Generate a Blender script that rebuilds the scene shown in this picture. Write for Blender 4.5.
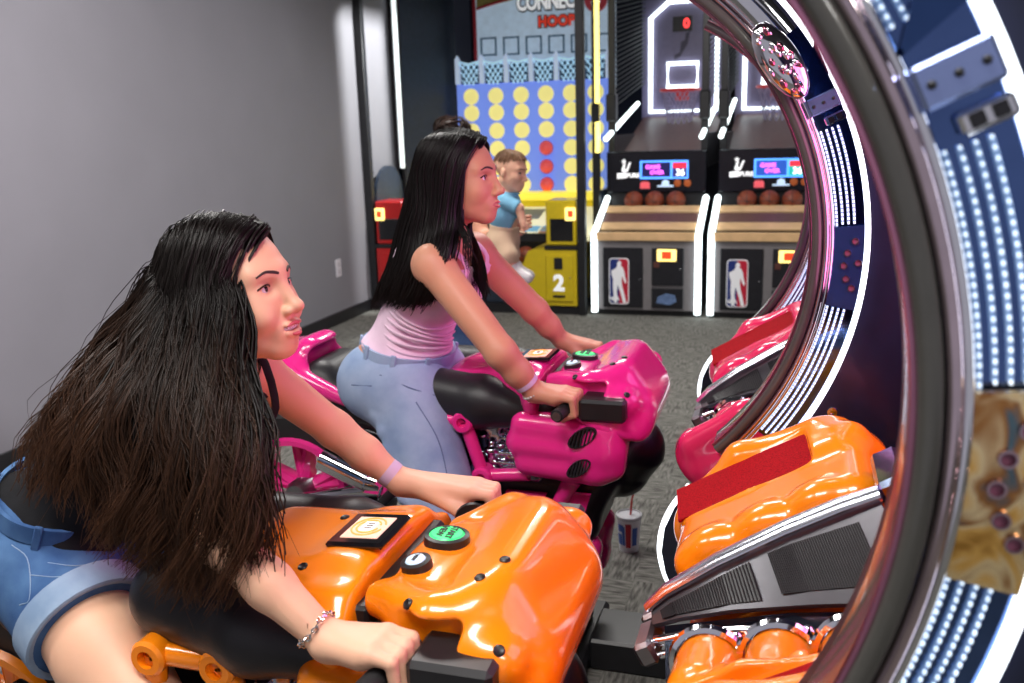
import bpy, bmesh, math, random
import numpy as np
from mathutils import Vector, Matrix

for _o in list(bpy.data.objects):
    bpy.data.objects.remove(_o)
random.seed(7)
rng = np.random.default_rng(7)
SC = bpy.context.scene
COL = SC.collection
PI = math.pi

# ------------------------------------------------------------------ camera
FPX, CX, CY, CAM_H = 918.0, 512.0, 341.5, 1.6
CAMR = np.array([[0.9566501546, -0.0385485838, 0.2886771351],
                 [0.2897550733, 0.2259279068, -0.9300529976],
                 [-0.0293679950, 0.9733810084, 0.2273036147]])
cam_d = bpy.data.cameras.new('camera')
cam_d.sensor_width = 36.0
cam_d.lens = FPX / 1024.0 * 36.0
cam_d.clip_start = 0.02
cam = bpy.data.objects.new('camera', cam_d)
COL.objects.link(cam)
_m = Matrix([list(CAMR[0]) + [0], list(CAMR[1]) + [0], list(CAMR[2]) + [CAM_H], [0, 0, 0, 1]])
cam.matrix_world = _m
SC.camera = cam
cam_d.dof.use_dof = True
cam_d.dof.focus_distance = 1.75
cam_d.dof.aperture_fstop = 5.0

# ------------------------------------------------------------------ world, exposure
w = bpy.data.worlds.new('world')
SC.world = w
w.use_nodes = True
_bg = w.node_tree.nodes['Background']
_bg.inputs[0].default_value = (0.62, 0.60, 0.68, 1)
_bg.inputs[1].default_value = 0.40
vs = SC.view_settings
vs.view_transform = 'Standard'
vs.look = 'None'
vs.exposure = 0.45
vs.gamma = 1.0
vs.use_curve_mapping = False
try:
    SC.cycles.use_denoising = True
    SC.cycles.sample_clamp_indirect = 6.0
    SC.cycles.max_bounces = 6
except Exception:
    pass


def lamp(name, kind, loc, target, energy, color=(1, 1, 1), size=0.5, size_y=None, spot=60, blend=0.3):
    d = bpy.data.lights.new(name, kind)
    d.energy = energy
    d.color = color
    if kind == 'AREA':
        d.size = size
        if size_y:
            d.shape = 'RECTANGLE'
            d.size_y = size_y
    elif kind == 'SPOT':
        d.spot_size = math.radians(spot)
        d.spot_blend = blend
        d.shadow_soft_size = size
    else:
        d.shadow_soft_size = size
    o = bpy.data.objects.new(name, d)
    COL.objects.link(o)
    o.location = loc
    v = Vector(target) - Vector(loc)
    o.rotation_euler = v.to_track_quat('-Z', 'Y').to_euler()
    return o


# ceiling lamps of the hall (fixtures are built with the ceiling)
CEIL_Z = 3.25
LAMP_SPOTS = [(-0.7, 0.35), (-1.9, 3.6), (-0.9, 5.9), (1.6, -0.6), (-2.4, 0.6)]
LAMP_E = [34, 42, 46, 30, 24]
for (lx, ly), le in zip(LAMP_SPOTS, LAMP_E):
    lamp('ceiling_lamp_light', 'AREA', (lx, ly, CEIL_Z - 0.075), (lx, ly, 0), le, (1.0, 0.965, 0.93), 1.1, 0.55)
# a track spotlight throwing a soft diagonal patch over the left wall
lamp('track_spot_light', 'SPOT', (-1.1, 1.2, 3.12), (-3.7, 3.95, 1.75), 420, (0.97, 0.98, 1.0), 0.05, spot=50, blend=0.40)
lamp('track_spot_light', 'SPOT', (-2.15, 7.95, 3.12), (-3.7, 7.9, 1.45), 430, (0.97, 1.0, 0.98), 0.012, spot=72, blend=0.2)  # added spot, standing in for light spilled from the hoop game


# ------------------------------------------------------------------ helpers
def px(x, y, Y=None, Z=None, X=None):
    d = CAMR @ np.array([(x - CX) / FPX, -(y - CY) / FPX, -1.0])
    C = np.array([0, 0, CAM_H])
    if Y is not None:
        t = Y / d[1]
    elif Z is not None:
        t = (Z - CAM_H) / d[2]
    else:
        t = X / d[0]
    return C + d * t


def mesh_np(name, verts, faces, mat=None, smooth=True, sharp=None):
    me = bpy.data.meshes.new(name)
    verts = np.asarray(verts, np.float32)
    if isinstance(faces, np.ndarray):
        n, k = faces.shape
        me.vertices.add(len(verts))
        me.vertices.foreach_set('co', verts.ravel())
        me.loops.add(n * k)
        me.loops.foreach_set('vertex_index', faces.astype(np.int32).ravel())
        me.polygons.add(n)
        me.polygons.foreach_set('loop_start', np.arange(0, n * k, k, dtype=np.int32))
        me.polygons.foreach_set('loop_total', np.full(n, k, np.int32))
        me.update(calc_edges=True)
        me.validate()
    else:
        me.from_pydata([tuple(map(float, v)) for v in verts], [], faces)
        me.update()
    if smooth:
        me.polygons.foreach_set('use_smooth', np.ones(len(me.polygons), bool))
        if sharp:
            me.set_sharp_from_angle(angle=math.radians(sharp))
    if mat is not None:
        me.materials.append(mat)
    return me


def place(name, me, parent=None):
    o = bpy.data.objects.new(name, me)
    COL.objects.link(o)
    if parent is not None:
        attach(o, parent)
    return o


BASE = {}


def attach(o, parent):
    o.parent = parent
    o.matrix_parent_inverse = BASE[parent.name].inverted() if parent.name in BASE else Matrix()
    BASE.setdefault(o.name, Matrix())


def tag(o, label=None, cat=None, group=None, kind=None):
    if label:
        o['label'] = label
    if cat:
        o['category'] = cat
    if group:
        o['group'] = group
    if kind:
        o['kind'] = kind
    return o


def thing(name, label, cat, loc=(0, 0, 0), group=None):
    o = bpy.data.objects.new(name, None)
    o.empty_display_size = 0.1
    COL.objects.link(o)
    o.location = loc
    BASE[o.name] = Matrix.Translation(Vector(loc))
    return tag(o, label, cat, group)


def copy_tree(o, offset=(0, 0, 0), parent=None):
    c = o.copy()
    COL.objects.link(c)
    if parent is None:
        c.location = Vector(o.location) + Vector(offset)
    else:
        c.parent = parent
        c.matrix_parent_inverse = o.matrix_parent_inverse.copy()
    for ch in list(o.children):
        copy_tree(ch, parent=c)
    return c


class MB:
    """collects simple shapes into one mesh"""
    def __init__(s):
        s.v = []
        s.f = []

    def addv(s, vs, fs):
        n = len(s.v)
        s.v.extend([tuple(map(float, q)) for q in vs])
        s.f.extend([tuple(int(i) + n for i in q) for q in fs])
        return s

    def box(s, lo, hi, bev=0.0, R=None, seg=1):
        lo = np.array(lo, float)
        hi = np.array(hi, float)
        c = (lo + hi) / 2
        h = np.abs(hi - lo) / 2
        bm = bmesh.new()
        bmesh.ops.create_cube(bm, size=2.0)
        for v in bm.verts:
            v.co = Vector((v.co.x * h[0], v.co.y * h[1], v.co.z * h[2]))
        if bev > 0:
            bmesh.ops.bevel(bm, geom=list(bm.edges), offset=min(bev, 0.95 * min(h)), segments=seg, affect='EDGES', profile=0.5)
        vs = []
        for v in bm.verts:
            p = np.array(v.co)
            if R is not None:
                p = np.asarray(R) @ p
            vs.append(p + c)
        bm.verts.index_update()
        fs = [[v.index for v in f.verts] for f in bm.faces]
        bm.free()
        return s.addv(vs, fs)

    def obox(s, c, h, R, bev=0.0, seg=1):
        c = np.array(c, float)
        h = np.array(h, float)
        return s.box(c - h, c + h, bev, R, seg)

    def cyl(s, a, b, r0, r1=None, n=16, caps=True):
        r1 = r0 if r1 is None else r1
        a = np.array(a, float)
        b = np.array(b, float)
        d = b - a
        d /= np.linalg.norm(d)
        t = np.array([0, 0, 1.0]) if abs(d[2]) < 0.9 else np.array([1.0, 0, 0])
        u = np.cross(d, t)
        u /= np.linalg.norm(u)
        w_ = np.cross(d, u)
        vs, fs = [], []
        for p, r in ((a, r0), (b, r1)):
            for i in range(n):
                an = 2 * PI * i / n
                vs.append(p + r * (math.cos(an) * u + math.sin(an) * w_))
        for i in range(n):
            j = (i + 1) % n
            fs.append((i, i + n, j + n, j))
        if caps:
            fs.append(tuple(range(n)))
            fs.append(tuple(range(2 * n - 1, n - 1, -1)))
        return s.addv(vs, fs)

    def tube(s, path, r, n=8, closed=False, caps=True, flat=None, up=None):
        """flat=(ru, rv): elliptical section; r may be a list"""
        P = np.array(path, float)
        m = len(P)
        rs = np.full(m, r) if np.isscalar(r) else np.array(r, float)
        T = np.zeros_like(P)
        for i in range(m):
            a = P[(i - 1) % m] if (closed or i > 0) else P[i]
            b = P[(i + 1) % m] if (closed or i < m - 1) else P[i]
            T[i] = (b - a) / (np.linalg.norm(b - a) + 1e-12)
        u0 = np.array(up, float) if up is not None else (np.array([0, 0, 1.0]) if abs(T[0][2]) < 0.9 else np.array([1.0, 0, 0]))
        vs, fs = [], []
        u = u0
        for i in range(m):
            if up is not None:
                u = u0 - T[i] * (u0 @ T[i])
            else:
                u = u - T[i] * (u @ T[i])
            u = u / np.linalg.norm(u)
            w_ = np.cross(T[i], u)
            fu, fv = flat if flat else (1, 1)
            for k in range(n):
                an = 2 * PI * k / n
                vs.append(P[i] + rs[i] * (fu * math.cos(an) * u + fv * math.sin(an) * w_))
        for i in range(m if closed else m - 1):
            j = (i + 1) % m
            for k in range(n):
                l = (k + 1) % n
                fs.append((i * n + k, i * n + l, j * n + l, j * n + k))
        if not closed and caps:
            fs.append(tuple(range(n - 1, -1, -1)))
            fs.append(tuple(range((m - 1) * n, m * n)))
        return s.addv(vs, fs)

    def sweep(s, path, prof, closed=False, up=(0, 0, 1)):
        """prof: list of (u, v) closed outline; u along 'up-ish', v along tangent x u"""
        P = np.array(path, float)
        m = len(P)
        n = len(prof)
        vs, fs = [], []
        for i in range(m):
            a = P[(i - 1) % m] if (closed or i > 0) else P[i]
            b = P[(i + 1) % m] if (closed or i < m - 1) else P[i]
            T = (b - a) / (np.linalg.norm(b - a) + 1e-12)
            u = np.array(up, float)
            u = u - T * (u @ T)
            u /= np.linalg.norm(u)
            w_ = np.cross(T, u)
            for (pu, pv) in prof:
                vs.append(P[i] + pu * u + pv * w_)
        for i in range(m if closed else m - 1):
            j = (i + 1) % m
            for k in range(n):
                l = (k + 1) % n
                fs.append((i * n + k, i * n + l, j * n + l, j * n + k))
        if not closed:
            fs.append(tuple(range(n - 1, -1, -1)))
            fs.append(tuple(range((m - 1) * n, m * n)))
        return s.addv(vs, fs)

    def lathe(s, prof, c=(0, 0, 0), axis=(0, 0, 1), n=24):
        """prof: (r, h) along axis"""
        c = np.array(c, float)
        d = np.array(axis, float)
        d /= np.linalg.norm(d)
        t = np.array([0, 0, 1.0]) if abs(d[2]) < 0.9 else np.array([1.0, 0, 0])
        u = np.cross(t, d)
        u /= np.linalg.norm(u)
        w_ = np.cross(d, u)
        vs, fs = [], []
        m = len(prof)
        for (r, h) in prof:
            r = max(r, 1e-5)
            for k in range(n):
                an = 2 * PI * k / n
                vs.append(c + d * h + r * (math.cos(an) * u + math.sin(an) * w_))
        for i in range(m - 1):
            for k in range(n):
                l = (k + 1) % n
                fs.append((i * n + k, i * n + l, (i + 1) * n + l, (i + 1) * n + k))
        return s.addv(vs, fs)

    def sphere(s, c, r, n=16, m=10, R=None):
        r = np.array([r, r, r]) if np.isscalar(r) else np.array(r, float)
        vs, fs = [], []
        for i in range(m + 1):
            th = PI * i / m
            for k in range(n):
                an = 2 * PI * k / n
                p = np.array([math.sin(th) * math.cos(an), math.sin(th) * math.sin(an), math.cos(th)]) * r
                if R is not None:
                    p = np.asarray(R) @ p
                vs.append(p + np.array(c))
        for i in range(m):
            for k in range(n):
                l = (k + 1) % n
                fs.append((i * n + k, (i + 1) * n + k, (i + 1) * n + l, i * n + l))
        return s.addv(vs, fs)

    def prism(s, poly, o, ex, ey, ez, depth):
        """poly (u, v) in the plane o + u ex + v ey, extruded by depth along ez"""
        o, ex, ey, ez = [np.array(q, float) for q in (o, ex, ey, ez)]
        n = len(poly)
        vs = [o + u * ex + v * ey for u, v in poly] + [o + u * ex + v * ey + depth * ez for u, v in poly]
        ar = sum(poly[i][0] * poly[(i + 1) % n][1] - poly[(i + 1) % n][0] * poly[i][1] for i in range(n))
        flip = (ar > 0) == (np.dot(np.cross(ex, ey), ez) * depth > 0)
        fs = [tuple(range(n)), tuple(range(2 * n - 1, n - 1, -1))]
        for i in range(n):
            j = (i + 1) % n
            fs.append((i, i + n, j + n, j))
        if flip:
            fs = [tuple(reversed(f)) for f in fs]
        return s.addv(vs, fs)

    def build(s, name, mat, parent=None, smooth=True, sharp=38, label=None, kind=None):
        me = mesh_np(name, s.v, s.f, mat, smooth, sharp)
        bm = bmesh.new()
        bm.from_mesh(me)
        bmesh.ops.recalc_face_normals(bm, faces=bm.faces)
        bm.to_mesh(me)
        bm.free()
        o = place(name, me, parent)
        return tag(o, label, kind=kind)


def rounded_rect(w_, h_, r, n=5):
    pts = []
    for (sx, sy, a0) in ((1, 1, 0), (-1, 1, 90), (-1, -1, 180), (1, -1, 270)):
        for i in range(n + 1):
            a = math.radians(a0 + 90 * i / n)
            pts.append((sx * (w_ / 2 - r) + r * math.cos(a), sy * (h_ / 2 - r) + r * math.sin(a)))
    return pts


def catmull(P, n):
    P = np.array(P, float)
    Q = np.vstack([2 * P[0] - P[1], P, 2 * P[-1] - P[-2]])
    m = len(P) - 1
    out = []
    for t in np.linspace(0, m, n):
        i = min(int(t), m - 1)
        f = t - i
        a, b, c, d = Q[i], Q[i + 1], Q[i + 2], Q[i + 3]
        out.append(0.5 * ((2 * b) + (-a + c) * f + (2 * a - 5 * b + 4 * c - d) * f * f + (-a + 3 * b - 3 * c + d) * f ** 3))
    return np.array(out)


def text_part(txt, size, o, ex, ey, depth, mat, parent, name='lettering', bold=0.0, align='CENTER', space=1.0, xs=1.0):
    cu = bpy.data.curves.new('lettering', 'FONT')
    cu.body = txt
    cu.size = size
    cu.extrude = depth
    cu.offset = bold
    cu.align_x = align
    cu.align_y = 'CENTER'
    cu.space_character = space
    cu.resolution_u = 3
    tmp = bpy.data.objects.new('lettering_tmp', cu)
    COL.objects.link(tmp)
    dg = bpy.context.evaluated_depsgraph_get()
    me = bpy.data.meshes.new_from_object(tmp.evaluated_get(dg))
    bpy.data.objects.remove(tmp)
    ex = Vector(ex).normalized()
    ey = Vector(ey).normalized()
    ez = ex.cross(ey)
    M = Matrix((ex, ey, ez)).transposed().to_4x4()
    M = M @ Matrix.Diagonal((xs, 1, 1, 1))
    M.translation = Vector(o)
    me.transform(M)
    me.materials.clear()
    me.materials.append(mat)
    return place(name, me, parent)


# ------------------------------------------------------------------ signed distance fields
def _sm(a, b, k):
    h = np.clip(0.5 + 0.5 * (b - a) / k, 0, 1)
    return b * (1 - h) + a * h - k * h * (1 - h)


def rc(a, b, ra, rb=None):
    rb = ra if rb is None else rb
    a = np.array(a, np.float32)
    b = np.array(b, np.float32)
    ba = b - a
    L = float(ba @ ba) + 1e-9

    def fn(X, Y, Z):
        px_, py_, pz_ = X - a[0], Y - a[1], Z - a[2]
        t = np.clip((px_ * ba[0] + py_ * ba[1] + pz_ * ba[2]) / L, 0, 1)
        return np.sqrt((px_ - t * ba[0]) ** 2 + (py_ - t * ba[1]) ** 2 + (pz_ - t * ba[2]) ** 2) - (ra + (rb - ra) * t)
    r = max(ra, rb)
    return fn, np.minimum(a, b) - r, np.maximum(a, b) + r


def el(c, r, R=None):
    c = np.array(c, np.float32)
    r = np.array([r] * 3 if np.isscalar(r) else r, np.float32)
    R_ = np.eye(3, dtype=np.float32) if R is None else np.asarray(R, np.float32)

    def fn(X, Y, Z):
        q = (X - c[0], Y - c[1], Z - c[2])
        l = [R_[0, i] * q[0] + R_[1, i] * q[1] + R_[2, i] * q[2] for i in range(3)]
        k0 = np.sqrt((l[0] / r[0]) ** 2 + (l[1] / r[1]) ** 2 + (l[2] / r[2]) ** 2)
        k1 = np.sqrt((l[0] / r[0] ** 2) ** 2 + (l[1] / r[1] ** 2) ** 2 + (l[2] / r[2] ** 2) ** 2)
        return k0 * (k0 - 1) / np.maximum(k1, 1e-6)
    e = np.abs(R_) @ r
    return fn, c - e, c + e


def rb(c, h, rad, R=None):
    c = np.array(c, np.float32)
    h = np.array(h, np.float32)
    R_ = np.eye(3, dtype=np.float32) if R is None else np.asarray(R, np.float32)

    def fn(X, Y, Z):
        q = (X - c[0], Y - c[1], Z - c[2])
        l = [np.abs(R_[0, i] * q[0] + R_[1, i] * q[1] + R_[2, i] * q[2]) - (h[i] - rad) for i in range(3)]
        o = np.sqrt(np.maximum(l[0], 0) ** 2 + np.maximum(l[1], 0) ** 2 + np.maximum(l[2], 0) ** 2)
        return o + np.minimum(np.maximum(l[0], np.maximum(l[1], l[2])), 0) - rad
    e = np.abs(R_) @ h
    return fn, c - e, c + e


def poly_y(pts, y0, y1, rad=0.0, k=0.0):
    """convex polygon in x-z (counter-clockwise), extruded in y"""
    P = np.array(pts, np.float32)

    def fn(X, Y, Z):
        d = np.maximum(y0 - Y, Y - y1) + rad
        n = len(P)
        for i in range(n):
            a, b = P[i], P[(i + 1) % n]
            e = (b - a) / np.linalg.norm(b - a)
            pd = (X - a[0]) * e[1] - (Z - a[1]) * e[0] + rad
            d = -_sm(-d, -pd, k) if k else np.maximum(d, pd)
        return d - rad
    return fn, np.array([P[:, 0].min(), y0, P[:, 1].min()]), np.array([P[:, 0].max(), y1, P[:, 1].max()])


def half(n, p):
    """solid where (q - p).n < 0"""
    n = np.array(n, np.float32)
    n = n / np.linalg.norm(n)
    d = float(n @ np.array(p, np.float32))
    return (lambda X, Y, Z: X * n[0] + Y * n[1] + Z * n[2] - d), np.array([-99.] * 3), np.array([99.] * 3)


class Field:
    def __init__(s):
        s.ops = []

    def add(s, prim, k=0.01):
        s.ops.append(('a', prim, k))
        return s

    def sub(s, prim, k=0.006):
        s.ops.append(('s', prim, k))
        return s

    def cut(s, prim, k=0.004):
        """keep only what is inside prim"""
        s.ops.append(('i', prim, k))
        return s

    def grid(s, lo, hi, h):
        lo = np.array(lo, float)
        hi = np.array(hi, float)
        n = np.ceil((hi - lo) / h).astype(int) + 1
        ax = [(lo[i] + h * np.arange(n[i])).astype(np.float32) for i in range(3)]
        D = np.full(tuple(n), 0.5, np.float32)
        for op, (fn, a, b), k in s.ops:
            if op == 'i':
                sl = [slice(0, n[i]) for i in range(3)]
            else:
                mg = k + 3 * h
                sl = []
                for i in range(3):
                    i0 = max(0, int(math.floor((a[i] - mg - lo[i]) / h)))
                    i1 = min(n[i], int(math.ceil((b[i] + mg - lo[i]) / h)) + 1)
                    sl.append(slice(i0, max(i0, i1)))
            if any(q.stop <= q.start for q in sl):
                continue
            X = ax[0][sl[0]][:, None, None]
            Y = ax[1][sl[1]][None, :, None]
            Z = ax[2][sl[2]][None, None, :]
            d = fn(X, Y, Z).astype(np.float32)
            q = tuple(sl)
            if op == 'a':
                D[q] = _sm(D[q], d, k)
            elif op == 's':
                D[q] = -_sm(-D[q], d, k)
            else:
                D[q] = -_sm(-D[q], -d, k)
        s.D, s.lo, s.h, s.ax = D, lo, h, ax
        return s

    def bounds(s, pad):
        lo = np.min([p[1] for o, p, k in s.ops if o == 'a'], axis=0) - pad
        hi = np.max([p[2] for o, p, k in s.ops if o == 'a'], axis=0) + pad
        return lo, hi

    def surface(s, h=None, lo=None, hi=None):
        if h is not None:
            l, u = s.bounds(3 * h)
            s.grid(l if lo is None else lo, u if hi is None else hi, h)
        return nets(s.D, s.lo, s.h)


def nets(D, lo, h):
    I = D < 0
    S = I.astype(np.uint8)
    C = (S[:-1, :-1, :-1] + S[1:, :-1, :-1] + S[:-1, 1:, :-1] + S[1:, 1:, :-1] +
         S[:-1, :-1, 1:] + S[1:, :-1, 1:] + S[:-1, 1:, 1:] + S[1:, 1:, 1:])
    act = np.argwhere((C > 0) & (C < 8))
    idx = np.full(C.shape, -1, np.int32)
    idx[act[:, 0], act[:, 1], act[:, 2]] = np.arange(len(act))
    acc = np.zeros((len(act), 3), np.float32)
    cnt = np.zeros(len(act), np.float32)
    cor = [(0, 0, 0), (1, 0, 0), (0, 1, 0), (1, 1, 0), (0, 0, 1), (1, 0, 1), (0, 1, 1), (1, 1, 1)]
    val = [D[act[:, 0] + c[0], act[:, 1] + c[1], act[:, 2] + c[2]] for c in cor]
    for a in range(8):
        for b in range(a + 1, 8):
            if sum(abs(cor[a][i] - cor[b][i]) for i in range(3)) != 1:
                continue
            m = (val[a] < 0) != (val[b] < 0)
            t = val[a][m] / (val[a][m] - val[b][m])
            ca = np.array(cor[a], np.float32)
            cb = np.array(cor[b], np.float32)
            acc[m] += ca + t[:, None] * (cb - ca)
            cnt[m] += 1
    V = (act + acc / cnt[:, None]) * h + np.array(lo)
    F = []
    for ax in range(3):
        o1, o2 = [(1, 2), (2, 0), (0, 1)][ax]
        sa = [slice(None)] * 3
        sb = [slice(None)] * 3
        sa[ax] = slice(0, -1)
        sb[ax] = slice(1, None)
        ch = I[tuple(sa)] != I[tuple(sb)]
        e = np.argwhere(ch)
        ok = np.all(e < np.array(C.shape), axis=1) & (e[:, o1] > 0) & (e[:, o2] > 0)
        e = e[ok]
        ins = I[e[:, 0], e[:, 1], e[:, 2]]

        def g(d1, d2):
            q = e.copy()
            q[:, o1] -= d1
            q[:, o2] -= d2
            return idx[q[:, 0], q[:, 1], q[:, 2]]
        quad = np.stack([g(1, 1), g(0, 1), g(0, 0), g(1, 0)], 1)
        quad[~ins] = quad[~ins][:, ::-1]
        F.append(quad)
    F = np.concatenate(F)
    F = F[np.all(F >= 0, axis=1)]
    return V.astype(np.float32), F


def sdf_part(field, name, mat, parent, h, label=None):
    V, F = field.surface(h)
    o = place(name, mesh_np(name, V, F, mat, True), parent)
    return tag(o, label)


def rot(axis, deg):
    return np.array(Matrix.Rotation(math.radians(deg), 3, axis))


# ------------------------------------------------------------------ materials
MATS = {}


def mat(name, color=(0.8, 0.8, 0.8), rough=0.5, metal=0.0, coat=0.0, emit=None, es=0.0, noise=0.0, nscale=20.0, bump=0.0,
        bscale=200.0, spec=0.5, attr=None, alpha=1.0, trans=0.0, sss=0.0, ior=1.45):
    if name in MATS:
        return MATS[name]
    m = bpy.data.materials.new(name)
    m.use_nodes = True
    nt = m.node_tree
    b = nt.nodes['Principled BSDF']
    b.inputs['Base Color'].default_value = (*color, 1)
    b.inputs['Roughness'].default_value = rough
    b.inputs['Metallic'].default_value = metal
    b.inputs['Coat Weight'].default_value = coat
    b.inputs['Coat Roughness'].default_value = 0.06
    b.inputs['Specular IOR Level'].default_value = spec
    b.inputs['IOR'].default_value = ior
    b.inputs['Alpha'].default_value = alpha
    b.inputs['Transmission Weight'].default_value = trans
    if sss:
        b.inputs['Subsurface Weight'].default_value = sss
        b.inputs['Subsurface Radius'].default_value = (0.012, 0.005, 0.003)
        b.inputs['Subsurface Scale'].default_value = 1.0
    if emit is not None:
        b.inputs['Emission Color'].default_value = (*emit, 1)
        b.inputs['Emission Strength'].default_value = es
    tc = nt.nodes.new('ShaderNodeTexCoord')
    src = None
    if attr:
        a = nt.nodes.new('ShaderNodeAttribute')
        a.attribute_name = attr
        src = a.outputs['Color']
        nt.links.new(src, b.inputs['Base Color'])
    if noise:
        n = nt.nodes.new('ShaderNodeTexNoise')
        n.inputs['Scale'].default_value = nscale
        n.inputs['Detail'].default_value = 4
        nt.links.new(tc.outputs['Object'], n.inputs['Vector'])
        mp = nt.nodes.new('ShaderNodeMapRange')
        mp.inputs['From Min'].default_value = 0.3
        mp.inputs['From Max'].default_value = 0.7
        mp.inputs['To Min'].default_value = 1 - noise
        mp.inputs['To Max'].default_value = 1 + noise
        nt.links.new(n.outputs['Fac'], mp.inputs['Value'])
        mx = nt.nodes.new('ShaderNodeVectorMath')
        mx.operation = 'SCALE'
        if src is not None:
            nt.links.new(src, mx.inputs[0])
        else:
            mx.inputs[0].default_value = color
        nt.links.new(mp.outputs['Result'], mx.inputs['Scale'])
        nt.links.new(mx.outputs['Vector'], b.inputs['Base Color'])
    if bump:
        n2 = nt.nodes.new('ShaderNodeTexNoise')
        n2.inputs['Scale'].default_value = bscale
        n2.inputs['Detail'].default_value = 3
        nt.links.new(tc.outputs['Object'], n2.inputs['Vector'])
        bp = nt.nodes.new('ShaderNodeBump')
        bp.inputs['Strength'].default_value = bump
        bp.inputs['Distance'].default_value = 0.002
        nt.links.new(n2.outputs['Fac'], bp.inputs['Height'])
        nt.links.new(bp.outputs['Normal'], b.inputs['Normal'])
    MATS[name] = m
    return m


def srgb(r, g, b):
    return tuple(((c / 255 + 0.055) / 1.055) ** 2.4 if c > 10 else c / 255 / 12.92 for c in (r, g, b))


BLACK = mat('black_plastic', (0.012, 0.012, 0.014), 0.38, noise=0.2)
GLOSSBLACK = mat('gloss_black', (0.008, 0.008, 0.01), 0.12, coat=0.5, noise=0.1)
RUBBER = mat('black_rubber', (0.015, 0.015, 0.016), 0.55, noise=0.2, bump=0.1)
VINYL = mat('black_vinyl', (0.014, 0.013, 0.016), 0.42, bump=0.15, bscale=350, noise=0.15)
CHROME = mat('chrome', (0.82, 0.83, 0.87), 0.07, metal=1.0, noise=0.05)
SATIN = mat('satin_steel', (0.30, 0.30, 0.32), 0.35, metal=1.0, noise=0.1)
BLUECHROME = mat('blue_mirror', (0.10, 0.17, 0.40), 0.08, metal=1.0, noise=0.1)
NAVY = mat('navy_panel', (0.008, 0.010, 0.026), 0.28, coat=0.3, noise=0.15)
ORANGE = mat('orange_gloss_plastic', (1.0, 0.262, 0.004), 0.24, coat=0.7, noise=0.04, nscale=6)
PINK = mat('magenta_gloss_plastic', (0.80, 0.022, 0.25), 0.24, coat=0.7, noise=0.05, nscale=6)
ROSE = mat('rose_gloss_plastic', (0.80, 0.022, 0.12), 0.25, coat=0.7, noise=0.05, nscale=6)
REDMESH = mat('red_mesh', (0.32, 0.005, 0.010), 0.8, noise=0.45, nscale=420, spec=.1)
LEDW = mat('white_led', (0.9, 0.95, 1.0), 0.4, emit=(0.86, 0.93, 1.0), es=2.2)
LEDDOT = mat('led_dot', (0.9, 0.95, 1.0), 0.4, emit=(0.66, 0.83, 1.0), es=.85)
NEONW = mat('white_neon', (0.9, 1, 1), 0.4, emit=(0.86, 0.98, 1.0), es=2.4)
NEONY = mat('yellow_neon', (1, 0.9, 0.3), 0.4, emit=(1.0, 0.82, 0.18), es=1.6)
WHITE = mat('white_paint', (0.75, 0.75, 0.76), 0.4, noise=0.05)
WOOD = mat('pale_wood', srgb(214, 176, 130), 0.4, noise=0.12, nscale=9)


# ------------------------------------------------------------------ the setting
def floor_material():
    m = bpy.data.materials.new('carpet_tiles')
    m.use_nodes = True
    nt = m.node_tree
    b = nt.nodes['Principled BSDF']
    b.inputs['Roughness'].default_value = 0.95
    b.inputs['Specular IOR Level'].default_value = 0.15
    tc = nt.nodes.new('ShaderNodeTexCoord')

    def streak(sx, sy):
        mp = nt.nodes.new('ShaderNodeMapping')
        mp.inputs['Scale'].default_value = (sx, sy, 1)
        n = nt.nodes.new('ShaderNodeTexNoise')
        n.inputs['Scale'].default_value = 1.0
        n.inputs['Detail'].default_value = 3
        nt.links.new(tc.outputs['Object'], mp.inputs['Vector'])
        nt.links.new(mp.outputs['Vector'], n.inputs['Vector'])
        return n.outputs['Fac']
    ck = nt.nodes.new('ShaderNodeTexChecker')
    ck.inputs['Scale'].default_value = 4.0
    nt.links.new(tc.outputs['Object'], ck.inputs['Vector'])
    mix = nt.nodes.new('ShaderNodeMix')
    nt.links.new(ck.outputs['Fac'], mix.inputs['Factor'])
    nt.links.new(streak(14, 90), mix.inputs['A'])
    nt.links.new(streak(90, 14), mix.inputs['B'])
    cr = nt.nodes.new('ShaderNodeValToRGB')
    cr.color_ramp.elements[0].position = 0.33
    cr.color_ramp.elements[0].color = (0.066, 0.064, 0.058, 1)
    cr.color_ramp.elements[1].position = 0.68
    cr.color_ramp.elements[1].color = (0.25, 0.245, 0.222, 1)
    nt.links.new(mix.outputs['Result'], cr.inputs['Fac'])
    nt.links.new(cr.outputs['Color'], b.inputs['Base Color'])
    bp = nt.nodes.new('ShaderNodeBump')
    bp.inputs['Strength'].default_value = 0.5
    bp.inputs['Distance'].default_value = 0.004
    nt.links.new(mix.outputs['Result'], bp.inputs['Height'])
    nt.links.new(bp.outputs['Normal'], b.inputs['Normal'])
    return m


WALLM = mat('grey_wall_paint', (0.190, 0.184, 0.205), 0.75, noise=0.03, nscale=2.5, bump=0.12, bscale=140)
DARKWALL = mat('dark_wall_paint', (0.02, 0.02, 0.026), 0.7, noise=0.1)
tag(MB().box((-3.72, -2.6, -0.05), (4.2, 10.75, 0.0)).build('floor', floor_material(), smooth=False), kind='structure')
tag(MB().box((-3.80, -2.6, 0.0), (-3.70, 10.75, CEIL_Z)).build('wall_left', WALLM, smooth=False), kind='structure')
tag(MB().box((-3.80, 10.65, 0.0), (4.2, 10.75, CEIL_Z)).build('wall_back', DARKWALL, smooth=False), kind='structure')
tag(MB().box((-3.80, -2.6, CEIL_Z), (4.2, 10.75, CEIL_Z + 0.08)).build('ceiling', mat('ceiling_paint', (0.05, 0.05, 0.055), 0.8, noise=0.1), smooth=False), kind='structure')
tag(MB().box((-3.70, -2.6, 0.0), (-3.686, 10.65, 0.105), 0.003).build('baseboard_left', BLACK, smooth=False), kind='structure')

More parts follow.
